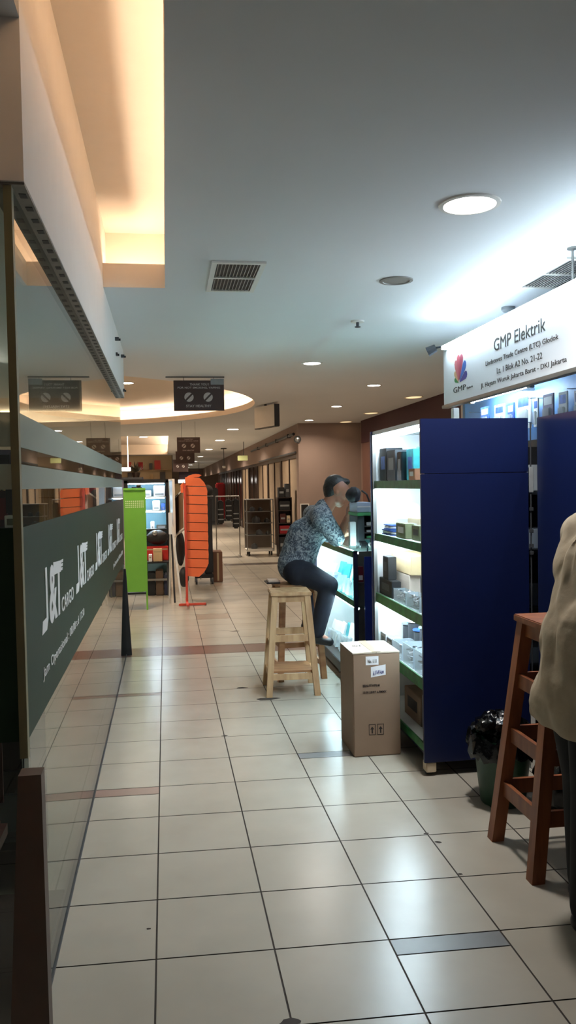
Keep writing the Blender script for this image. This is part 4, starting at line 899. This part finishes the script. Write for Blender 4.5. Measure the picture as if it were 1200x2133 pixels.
# ---- standing person at the right edge
p2 = thing('person', 'person in a loose khaki jacket and black trousers standing at the right edge', 'person', (1.56, 2.72, 0))
PX, PY = 1.485, 2.72
pel = Vector((PX, PY, .90)); che = Vector((PX+.06, PY, 1.22)); nek = Vector((PX+.13, PY, 1.50))
shR, shL = Vector((PX+.10, PY-.19, 1.365)), Vector((PX+.10, PY+.19, 1.365))
elR, elL = Vector((PX+.11, PY-.25, 1.10)), Vector((PX+.13, PY+.24, 1.11))
wrR, wrL = Vector((PX+.29, PY-.20, 1.02)), Vector((PX+.29, PY+.18, 1.03))
hiR, hiL = Vector((PX, PY-.09, .88)), Vector((PX, PY+.09, .88))
knR, knL = Vector((PX-.01, PY-.10, .48)), Vector((PX+.06, PY+.10, .48))
anR, anL = Vector((PX-.03, PY-.10, .09)), Vector((PX+.07, PY+.11, .09))
hc = Vector((PX+.19, PY, 1.66)); hf = Vector((.95, .05, -.3)); hu = Vector((.3, 0, .95))
el = [('c', pel, .12, che, .115), ('c', che, .12, nek-Vector((.04, 0, .10)), .10), ('c', shR, .055, shL, .055), ('c', nek-Vector((.02, 0, .05)), .06, hc-Vector((.03, 0, .05)), .055)]
for s_, e_, w_ in ((shR, elR, wrR), (shL, elL, wrL)): el += [('c', s_, .052, e_, .042), ('c', e_, .04, w_, .028)]
for h_, k_, a_ in ((hiR, knR, anR), (hiL, knL, anL)): el += [('c', h_, .082, k_, .056), ('c', k_, .054, a_, .036), ('c', a_, .036, a_+Vector((.13, 0, -.05)), .03)]
HP = head(el, hc, hf, hu)
hand(el, wrR, (.9, .2, -.2), (0, 0, 1), curl=.4, side=-1); hand(el, wrL, (.9, -.2, -.2), (0, 0, 1), curl=.4, side=1)
blob('body', el, m_skin, p2, voxel=.0065, smooth=3)
blob('hair', [('e', HP(-.03, 0, .062), (.088, .088, .080)), ('e', HP(-.045, 0, .02), (.072, .080, .075)), ('e', HP(.03, 0, .098), (.058, .066, .034)), ('e', HP(-.05, 0, -.02), (.05, .062, .05))], m_hair, p2, voxel=.008, smooth=2)
jk = [('c', Vector((PX+.0, PY-.10, .76)), .168, Vector((PX+.0, PY+.10, .76)), .168), ('c', Vector((PX+.0, PY-.09, .86)), .170, Vector((PX+.02, PY-.09, 1.05)), .165), ('c', Vector((PX+.0, PY, .80)), .18, Vector((PX+.035, PY, 1.02)), .185), ('c', Vector((PX+.03, PY-.09, 1.0)), .155, Vector((PX+.03, PY+.09, 1.0)), .155), ('c', Vector((PX+.035, PY, 1.02)), .185, Vector((PX+.08, PY, 1.27)), .155), ('c', Vector((PX+.07, PY-.08, 1.25)), .14, Vector((PX+.07, PY+.08, 1.25)), .14), ('c', shR, .10, shL, .10), ('c', Vector((PX+.07, PY-.10, 1.24)), .14, Vector((PX+.095, PY-.13, 1.37)), .11), ('c', Vector((PX+.07, PY+.10, 1.24)), .14, Vector((PX+.095, PY+.13, 1.37)), .11), ('c', nek-Vector((.05, 0, .12)), .10, nek-Vector((.02, 0, .01)), .075)]
for s_, e_, w_ in ((shR, elR, wrR), (shL, elL, wrL)): jk += [('c', s_, .088, e_, .078), ('c', e_, .076, e_+(w_-e_)*.85, .058)]
def flare(co):        # the hem ends level
    if co.z < .705: co.z = .705+(co.z-.705)*.08
    a = math.atan2(co.y-PY, co.x-PX); co.x += .006*math.sin(a*7+co.z*22); co.y += .006*math.sin(a*6-co.z*26)
    return co
blob('jacket', jk, m_khaki, p2, voxel=.010, smooth=4, extra=flare)
tr = [('c', hiR, .125, hiL, .125)]
for h_, k_, a_ in ((hiR, knR, anR), (hiL, knL, anL)): tr += [('c', h_, .120, k_, .100), ('c', k_, .100, a_, .088), ('c', a_, .088, a_+Vector((0, 0, -.05)), .075)]
blob('trousers', tr, m_blacktr, p2, voxel=.010, smooth=4)
for a_ in (anR, anL):
    blob('shoe', [('c', a_+Vector((-.05, 0, -.045)), .042, a_+Vector((.15, 0, -.055)), .036), ('c', a_+Vector((-.03, 0, -.01)), .045, a_+Vector((.05, 0, -.04)), .045)], m_shoe, p2, voxel=.008, smooth=2)

# ================================================================ LEFT MID-GROUND
gr = thing('perforated_rack', 'lime green perforated metal display rack beyond the glass booth', 'rack', (-.39, 10.7, 0))
GY = 10.65
MB().bbox(-.525, -.265, GY, GY+.02, .235, 1.555, .003).build('panel', m_green, gr)
MB().bbox(-.535, -.255, GY-.01, GY+.03, 1.545, 1.575, .004).build('top_rail', m_green, gr)
MB().bbox(-.277, -.255, GY-.005, GY+.025, 0.001, 1.545, .003).bbox(-.535, -.518, GY-.005, GY+.025, 0.001, 1.545, .003).build('leg', m_green, gr)
mb = MB()
for r_ in range(4):
    for i in range(10): mb.cyl((-.505+.024*i, GY-.0006, 1.33+.025*r_), (-.505+.024*i, GY-.0002, 1.33+.025*r_), .008, seg=8)
mb.build('perforation', mat('pale_perforation', C(226, 236, 190), .6), gr)
MB().bbox(-.52, -.27, GY+.02, GY+.30, .20, .225, .003).build('base_shelf', m_black, gr)
tag(MB().bbox(-.43, -.30, GY-.0, GY+.06, 1.576, 1.588, .003).ell((-.34, GY+.03, 1.60), (.03, .03, .018), 12, 8).build('black_tool', m_black), 'small black tool lying on top of the green perforated rack', 'tool')
tag(MB().bbox(-.43, -.31, 10.75, 10.9, .226, .27, .01).build('shoe_box', m_greyp), 'small grey box on the black base shelf of the green rack', 'box')

bc = thing('display_showcase', 'black framed lit showcase with blue white shelves behind the green rack', 'showcase', (-.3, 12.6, 0))
mb = MB(); mb.bbox(-.62, -.56, 12.5, 12.56, 0.002, 1.69, .004); mb.bbox(.0, .05, 12.5, 12.56, 0.002, 1.69, .004); mb.bbox(-.62, .05, 12.5, 12.56, 1.64, 1.70, .004); mb.bbox(-.56, .0, 12.5, 12.56, .91, .945, .004); mb.build('frame', m_black, bc)
MB().box(-.62, .05, 12.98, 13.0, .002, 1.69).build('back_panel', mat('blue_grey_back', C(110, 150, 164), .5), bc); MB().box(.03, .05, 12.56, 12.98, .002, 1.69).box(-.62, -.6, 12.56, 12.98, .002, 1.69).build('side_panel', m_black, bc); MB().box(-.6, .03, 12.56, 12.98, 1.66, 1.69).build('top_panel', m_black, bc)
for z in (1.435, 1.225, .93): MB().box(-.60, .03, 12.58, 12.98, z-.01, z).build('shelf', m_lining, bc)
for z in (1.64, 1.42, 1.21): MB().box(-.55, -.02, 12.60, 12.62, z-.012, z).build('light_tube', m_tube, bc)
MB().box(-.6, .03, 12.56, 12.98, .02, .05).build('bottom_board', m_black, bc)
for i, (x0, x1, z0, z1, mm, d) in enumerate(((-.18, -.01, 1.435, 1.60, m_paper, 'wide white printed box at right on the top'), (-.35, -.22, 1.435, 1.53, m_lining, 'white box at left on the top'), (-.20, -.09, 1.225, 1.37, m_lining, 'bright white box on the middle'), (-.07, -.01, 1.225, 1.33, m_bluep, 'blue pack on the middle'), (-.24, -.18, .93, 1.05, m_paper, 'small white jar on the bottom'), (-.15, .0, .93, 1.0, m_steel, 'low silver tin on the bottom'))):
    t = thing('shop_box', d+' shelf of the black framed showcase', 'box', ((x0+x1)/2, 12.75, z0), 'goods in the black showcase')
    MB().bbox(x0, x1, 12.66, 12.85, z0+.0005, z1, .006).build('box_body', mm, t); MB().box(x0+.02, x1-.02, 12.6585, 12.6598, z0+.02, z0+.05).build('printed_label', m_greyp, t)
t = thing('tool_bag', 'black bag with a bright clasp hanging low on the front of the black showcase', 'bag', (-.15, 12.35, .66))
MB().ell((-.14, 12.34, .83), (.16, .11, .11), 20, 12, .05, random.Random(2)).build('bag_body', m_black, t, smooth=True); MB().ell((-.17, 12.225, .90), (.04, .03, .04), 10, 8).build('clasp', m_steel, t, smooth=True)
cs = [(-.30, .02, .52, .70, m_red, 'red carton pair behind the tan box'), (-.20, -.07, .50, .68, m_tanbox, 'tan box in front of the red carton'), (-.265, -.215, .50, .60, m_paper, 'small white pack left of the tan box')]
st = thing('crate_stack_table', 'low black stand carrying cartons in front of the black showcase', 'stand', (-.14, 12.2, 0))
MB().bbox(-.31, .02, 11.95, 12.4, .475, .497, .004).build('top_board', m_black, st)
for x in (-.30, .005):
    for y in (11.97, 12.38): MB().cyl((x, y, 0), (x, y, .475), .012, seg=8).build('leg', m_dgrey, st)
MB().box(-.305, .01, 11.97, 11.985, .22, .25).build('rail', m_alu, st)
for i, (x0, x1, z0, z1, mm, d) in enumerate(cs):
    t = thing('carton', d+' on the low black stand', 'carton', ((x0+x1)/2, 12.2, .497), 'cartons on the low black stand')
    y0 = 12.2 if i == 0 else 12.0
    MB().bbox(x0, x1, y0, y0+.15, .498, z1, .004).build('box_body', mm, t); MB().box(x0+.01, x1-.01, y0-.0015, y0-.0002, z1-.05, z1-.03).build('tape', m_tape, t)
for i, (x0, x1, z1, mm) in enumerate(((-.29, -.18, .33, m_black), (-.17, -.06, .36, mat('brown_crate', C(92, 74, 58), .6)), (-.05, .04, .30, mat('dark_blue_crate', C(40, 46, 70), .6)))):
    tag(MB().bbox(x0, x1, 12.0, 12.35, 0.001, z1, .01).build('storage_crate', mm), ('black', 'brown', 'dark blue')[i]+' storage crate on the floor under the low black stand', 'crate', 'crates under the low black stand')

# leaning boards / easels
def board_frame(label, p0, p1, p2, p3, th, m, mi=None):
    t = thing('leaning_board', label, 'board', (p0[0], p0[1], 0), 'boards leaning beside the orange rack')
    P = [Vector(p) for p in (p0, p1, p2, p3)]; n = (P[1]-P[0]).cross(P[3]-P[0]).normalized()*th
    MB().prism(P, n).build('board', mi or m_card, t)
    mb = MB()
    for a, b in zip(P, P[1:]+P[:1]): mb.beam(a+n*.5, b+n*.5, .022, th*1.6, up=n)
    mb.build('frame', m, t)
    return t
board_frame('tall white edged board leaning left of the orange rack', (.09, 11.9, .9), (.12, 11.3, .9), (.12, 11.3, 1.68), (.07, 11.9, 1.68), .02, m_white, m_dgrey)
board_frame('brown board with white edge leaning against the orange rack', (.14, 11.6, .90), (.26, 11.15, 1.02), (.26, 11.15, 1.54), (.14, 11.6, 1.42), .02, m_white, mat('brown_board', C(120, 92, 66), .7))
t = thing('folding_easel', 'pale folding easel with slanted legs left of the orange rack', 'easel', (.1, 11.0, 0))
MB().beam((.06, 10.95, 1.22), (.18, 10.88, 0.01), .025, .02).build('leg', m_white, t); MB().beam((.06, 10.97, 1.22), (.02, 11.22, 0.01), .025, .02).build('leg', m_white, t); MB().beam((.06, 10.96, 1.22), (.09, 11.14, 0.01), .025, .02).build('leg', m_dgrey, t)
MB().bbox(.03, .085, 10.93, 10.97, .95, 1.24, .004).build('head_board', m_paper, t)
for i, (x, y, z0, z1) in enumerate(((.19, 11.75, 0.45, .95), (.17, 11.8, .96, 1.25), (.23, 11.7, .15, .44))):
    tag(MB().ell((x, y, (z0+z1)/2), (.07, .12, (z1-z0)/2), 16, 10, .05, random.Random(20+i)).build('dark_bag', m_black if i != 1 else mat('faded_bag', C(90, 80, 84), .7), smooth=True), ('long black bag hanging below the others left of the orange rack', 'faded grey bag hanging uppermost left of the orange rack', 'lowest black bag near the floor left of the orange rack')[i], 'bag', 'bags hung left of the orange rack')

# orange ribbed rack
ok = thing('ribbed_rack', 'tall orange ribbed rack with rounded ends on a red stand', 'rack', (.36, 10.95, 0))
MB().bbox(.235, .265, 10.83, 10.86, .03, 1.62, .004).build('post', m_orangered, ok)
MB().bbox(.14, .50, 10.83, 10.86, .005, .035, .004).build('foot_bar', m_orangered, ok); MB().bbox(.235, .265, 10.55, 11.2, .036, .06, .004).build('foot_bar', m_orangered, ok)
MB().cyl((.49, 10.845, .0), (.49, 10.845, .03), .014, seg=10).build('foot_cap', m_black, ok)
MB().bbox(.27, .30, 10.9, 11.12, .40, 1.66, .004).build('back_rail', m_orangered, ok)
n = 11
def rx(z):
    u = (z-.38)/1.32
    return .545-(.13*((.16-u)/.16)**2 if u < .16 else (.10*((u-.86)/.14)**2 if u > .86 else 0))
for i in range(n):
    z0 = .38+i*(1.32/n); z1 = z0+1.32/n-.010; zm = (z0+z1)/2
    mb = MB(); bul = .02
    prof = [(.266, z0+.014), (rx(z0), z0), (rx(zm)+.004, zm), (rx(z1), z1), (.266, z1+.014)]
    mb.prism([(x, 10.86+(.012 if k in (0, 4) else -.0), z) for k, (x, z) in enumerate(prof)], (0, .26, 0)); mb.build('slat', m_orange, ok)
mb = MB()
pts = [(.26, 1.66)]+[(.40-.14*math.cos(a), 1.66+.085*math.sin(a)) for a in [math.pi*k/10 for k in range(1, 8)]]+[(.45, 1.71), (rx(1.70), 1.705)]
mb.prism([(x, 10.87, z) for x, z in [(.20, 1.50), (.20, 1.60)]+pts+[(.28, 1.69), (.235, 1.62), (.23, 1.50)]], (0, .24, 0)); mb.build('curved_top', m_orange, ok)
# black wheeled rack behind
br = thing('wheeled_rack', 'black wheeled rack standing just behind the orange ribbed rack', 'rack', (.62, 13.2, 0))
MB().bbox(.44, .735, 13.15, 13.55, .10, .16, .01).build('base', m_black, br); MB().bbox(.60, .735, 13.2, 13.5, .16, 1.40, .02).build('body', m_black, br)
for x in (.46, .715):
    for y in (13.17, 13.5): MB().cyl((x-.015, y, .052), (x+.015, y, .052), .052, seg=16).build('wheel', m_dgrey, br)
MB().cyl((.53, 13.16, .08), (.53, 13.16, .42), .008, seg=8).build('rod', m_alu, br)
t = thing('black_helmet', 'round black helmet shape on top of the black wheeled rack', 'helmet', (.68, 13.3, 1.4))
MB().ell((.68, 13.32, 1.50), (.085, .11, .10), 18, 12).build('shell', m_black, t, smooth=True); MB().lathe([(.075, 0), (.09, .01), (.08, .02)], (.68, 13.32, 1.405), seg=20).build('rim', m_greyp, t, smooth=True)
t = thing('brown_box', 'brown carton on the floor right of the black wheeled rack', 'carton', (.82, 13.6, 0))
MB().bbox(.75, .90, 13.4, 13.8, .001, .50, .006).build('box_body', mat('dim_carton', C(112, 76, 56), .7), t); MB().box(.81, .84, 13.398, 13.3998, .02, .48).build('tape', m_tape, t)

# ================================================================ RIGHT BACKGROUND before the far shop fronts
tr_ = thing('glass_trolley', 'glass sided display trolley on castors at the far right shop fronts', 'trolley', (2.06, 18.3, 0))
X0, X1, Y0, Y1 = 1.76, 2.38, 18.05, 18.55
for x in (X0, X1-.025):
    for y in (Y0, Y1-.025): MB().bbox(x, x+.025, y, y+.025, .13, 1.25, .003).build('corner_post', m_alu, tr_)
MB().bbox(X0, X1, Y0, Y1, .10, .15, .004).build('base', m_white, tr_); MB().bbox(X0, X1, Y0, Y1, 1.245, 1.265, .004).build('top_panel', m_alu, tr_)
for z in (.45, .72, .98): MB().box(X0+.02, X1-.02, Y0+.02, Y1-.02, z, z+.012).build('shelf', m_alu, tr_)
MB().box(X0+.02, X1-.02, Y0+.005, Y0+.008, .15, 1.245).build('front_glass', m_glass, tr_); MB().box(X0+.025, X1-.025, Y1-.01, Y1-.005, .15, 1.245).build('back_panel', mat('dim_brown_back', C(110, 92, 76), .6), tr_)
for x in (X0+.06, X1-.06):
    for y in (Y0+.06, Y1-.06): MB().cyl((x-.015, y, .05), (x+.015, y, .05), .05, seg=14).build('castor', m_black, tr_)
for i, (x, z, rr_) in enumerate(((1.92, .9925, .06), (2.10, .9925, .05), (2.0, .732, .09), (2.24, .732, .06), (2.06, .462, .07), (2.26, .462, .05), (1.95, .151, .07))):
    t = thing('coiled_part', ('upper left', 'upper middle', 'large middle', 'small middle right', 'lower middle', 'lower right', 'bottom')[i]+' dark part on a shelf of the glass trolley', 'part', (x, 18.25, z), 'dark parts in the glass trolley')
    MB().lathe([(.001, .001), (rr_, .001), (rr_*1.1, rr_*.8), (rr_*.7, rr_*1.5), (.001, rr_*1.5)], (x, 18.25, z), seg=14).build('coil', m_black if i % 2 else m_dgrey, t, smooth=True); MB().cyl((x, 18.25, z+rr_*1.5), (x, 18.25, z+rr_*1.7), rr_*.3, seg=8).build('knob', m_greyp, t)
hr = thing('hanging_rail', 'rail of black tool bags standing before the far shop fronts', 'rail', (1.35, 18.2, 0))
MB().cyl((1.10, 18.2, 1.34), (1.62, 18.2, 1.34), .012, seg=8).build('top_bar', m_alu, hr)
for x in (1.10, 1.62): MB().cyl((x, 18.2, 0), (x, 18.2, 1.34), .012, seg=8).build('upright', m_alu, hr)
MB().box(1.08, 1.12, 17.95, 18.45, 0.0, .02).box(1.60, 1.64, 17.95, 18.45, 0, .02).build('foot', m_alu, hr)
for i, (x, z0, z1) in enumerate(((1.20, .72, 1.25), (1.38, .80, 1.27), (1.54, .62, 1.28))):
    t = thing('tool_bag', ('left', 'middle', 'right')[i]+' black tool bag hanging on the far rail', 'bag', (x, 18.2, z1), 'black bags on the far rail')
    MB().bbox(x-.07, x+.07, 18.1, 18.3, z0, z1, .03).build('bag_body', m_black, t, smooth=True)
    for k in range(3): MB().box(x-.06, x+.06, 18.096, 18.0995, z0+.1+k*.11, z0+.125+k*.11).build('strap', m_greyp, t)
    MB().cyl((x, 18.2, z1-.01), (x, 18.2, 1.335), .006, seg=6).build('hook', m_alu, t)
ds = thing('goods_shelf', 'dark shelf of goods against the beige far wall behind the seated person', 'shelf', (2.55, 17.9, 0))
sx0, sx1 = 2.42, 2.74
MB().bbox(sx0, sx0+.02, 17.7, 18.0, 0.002, 1.3, .003).bbox(sx1-.02, sx1, 17.7, 18.0, 0.002, 1.3, .003).build('side_board', m_dframe, ds)
for z in (.06, .48, .72, 1.0, 1.28): MB().box(sx0+.02, sx1-.02, 17.7, 18.0, z, z+.018).build('shelf', m_dframe, ds)
MB().box(sx0+.02, sx1-.02, 17.98, 18.0, .08, 1.28).build('back_board', m_dframe, ds)
for i, (x0, x1, z0, h, mm) in enumerate(((2.45, 2.58, 1.298, .22, m_black), (2.60, 2.70, 1.298, .30, m_dgrey), (2.46, 2.70, 1.018, .2, m_black), (2.47, 2.60, .738, .2, m_darkred), (2.62, 2.70, .738, .16, m_beige), (2.46, 2.69, .498, .18, m_redcloth), (2.45, 2.70, .08, .35, m_black))):
    t = thing('stored_box', ('black box at left on top', 'tall grey box at right on top', 'wide black box on the upper board', 'dark red box on the middle board', 'small cream box on the middle board', 'red box on the lower board', 'large black box at the bottom')[i]+' of the dark goods shelf', 'box', ((x0+x1)/2, 17.8, z0), 'boxes on the dark goods shelf')
    MB().bbox(x0, x1, 17.72, 17.95, z0+.001, z0+h, .006).build('box_body', mm, t); MB().box(x0+.02, x1-.02, 17.7185, 17.7198, z0+h*.4, z0+h*.6).build('printed_label', m_greyp, t)
t = thing('framed_notice', 'small white framed notice on the beige far wall', 'picture', (2.83, 16.94, 1.0))
mb = MB(); mb.box(2.795, 2.985, 16.93, 16.949, .85, .87); mb.box(2.795, 2.985, 16.93, 16.949, 1.15, 1.17); mb.box(2.795, 2.815, 16.93, 16.949, .87, 1.15); mb.box(2.965, 2.985, 16.93, 16.949, .87, 1.15); mb.build('frame', m_white, t); MB().box(2.815, 2.965, 16.938, 16.949, .87, 1.15).build('picture', m_black, t)

# ================================================================ FAR LEFT SHOPS
fs = thing('shop_wall_unit', 'cream wall shelving unit across the far left shops', 'shelf', (-1.6, 34, 0))
MB().box(-6.5, .32, 34.3, 34.45, 0.002, 2.86).build('back_board', mat('cream_board', C(226, 206, 170), .7, noise=.05, nscale=1.2), fs)
for z in (1.2, 1.75, 2.25): MB().box(-6.5, .32, 34.0, 34.3, z, z+.03).build('shelf', mat('tan_board', C(168, 140, 104), .7), fs)
mb = MB()
for x in (-6.5, -4.2, -3.3, .29): mb.box(x, x+.03, 34.0, 34.3, 0.002, 2.86)
mb.build('divider', m_dframe, fs)
cols = (m_black, m_red, m_purple, m_white, m_dgrey, m_redcloth, m_tanbox, m_bluep)
r = random.Random(4); k = 0
pl = ('first', 'second', 'third', 'fourth', 'fifth', 'sixth', 'seventh', 'eighth', 'ninth', 'tenth')
for z, lv in ((1.23, 'lowest'), (1.78, 'middle'), (2.28, 'top')):
    for i in range(7):
        x = -.14-i*.43; w_ = r.uniform(.12, .3); h = r.uniform(.15, .4); mm = r.choice(cols)
        if lv == 'top' and i == 0: mm = m_red; w_ = .25; h = .38; x = -.30
        if lv == 'middle' and i == 0: mm = m_dgrey; w_ = .22; h = .40; x = -.10
        tag(MB().bbox(x-w_/2, x+w_/2, 34.03, 34.25, z+.001, z+h, .01).build('shop_box', mm), pl[i]+' box from the right on the '+lv+' board of the far cream shelving', 'box', 'boxes on the far cream shelving')
fc = thing('shop_counter', 'mauve grey counter before the far cream shelving', 'counter', (-1.4, 26, 0))
MB().bbox(-2.6, -.75, 25.6, 26.2, 0.002, 1.82, .02).build('body', m_purple, fc); MB().bbox(-2.65, -.7, 25.55, 26.25, 1.82, 1.88, .01).build('top_board', m_dgrey, fc)
t = thing('potted_plant', 'dark bushy potted plant on the far mauve counter', 'plant', (-.9, 25.9, 1.88))
MB().lathe([(.001, .001), (.10, .001), (.14, .16), (.12, .16), (.001, .14)], (-.9, 25.9, 1.88), seg=18).build('pot', m_dframe, t, smooth=True)
mb = MB(); q = random.Random(6)
for _ in range(60):
    a = q.uniform(0, 6.28); e = q.uniform(.3, 1.4); L = q.uniform(.18, .38); b = Vector((-.9, 25.9, 2.03)); d = Vector((math.cos(a)*math.cos(e), math.sin(a)*math.cos(e), math.sin(e))); s_ = d.cross(Vector((0, 0, 1))).normalized()*.03
    mb.prism([b+d*.03, b+d*L*.5+s_, b+d*L, b+d*L*.5-s_], (0, 0, .003))
mb.build('foliage', mat('dark_foliage', C(60, 56, 44), .6), t)
t = thing('shop_lamp', 'thin bright vertical tube lamp over a flat lamp at the far left', 'light', (-1.05, 24, 2.0))
MB().cyl((-1.05, 24, 2.13), (-1.05, 24, CEIL+.4), .012, seg=8).build('light_tube', emit('yellow_tube', (1, .85, .5), 5), t); MB().bbox(-1.25, -.98, 23.9, 24.1, 2.05, 2.15, .01).build('lamp_panel', emit('panel_glow', (1, .95, .85), 6), t)
t = thing('far_signboard', 'dark and white shop signboard at the far end of the corridor', 'sign', (.9, 45, 2))
MB().bbox(.75, 1.9, 45, 45.1, 1.95, 2.35, .01).build('board', mat('plum_board', C(60, 44, 56), .6), t); MB().bbox(.7, 1.9, 44.95, 45.1, 1.75, 1.93, .01).build('lower_strip', emit('white_signlight', (1, .95, .9), 2.5), t)
MB().cyl((.8, 45.05, 2.35), (.8, 45.05, CEIL), .015, seg=6).cyl((1.85, 45.05, 2.35), (1.85, 45.05, CEIL), .015, seg=6).build('hanger', m_dgrey, t)
for i, (x, w_, h, mm) in enumerate(((1.2, .5, 1.6, m_black), (1.9, .4, 1.5, m_dgrey), (2.4, .4, 1.7, m_redcloth), (.4, .6, 1.7, m_tanbox))):
    t = thing('clothes_rail', ('black', 'grey', 'dark red', 'tan')[i]+' full display stand far down the corridor', 'stand', (x, 30+3*i, 0), 'display stands far down the corridor')
    MB().bbox(x-w_/2, x+w_/2, 30+3*i, 30.3+3*i, .08, h, .05).build('stock', mm, t, smooth=True); MB().bbox(x-w_/2-.03, x+w_/2+.03, 29.95+3*i, 30.35+3*i, 0.002, .08, .01).build('base', m_dgrey, t)
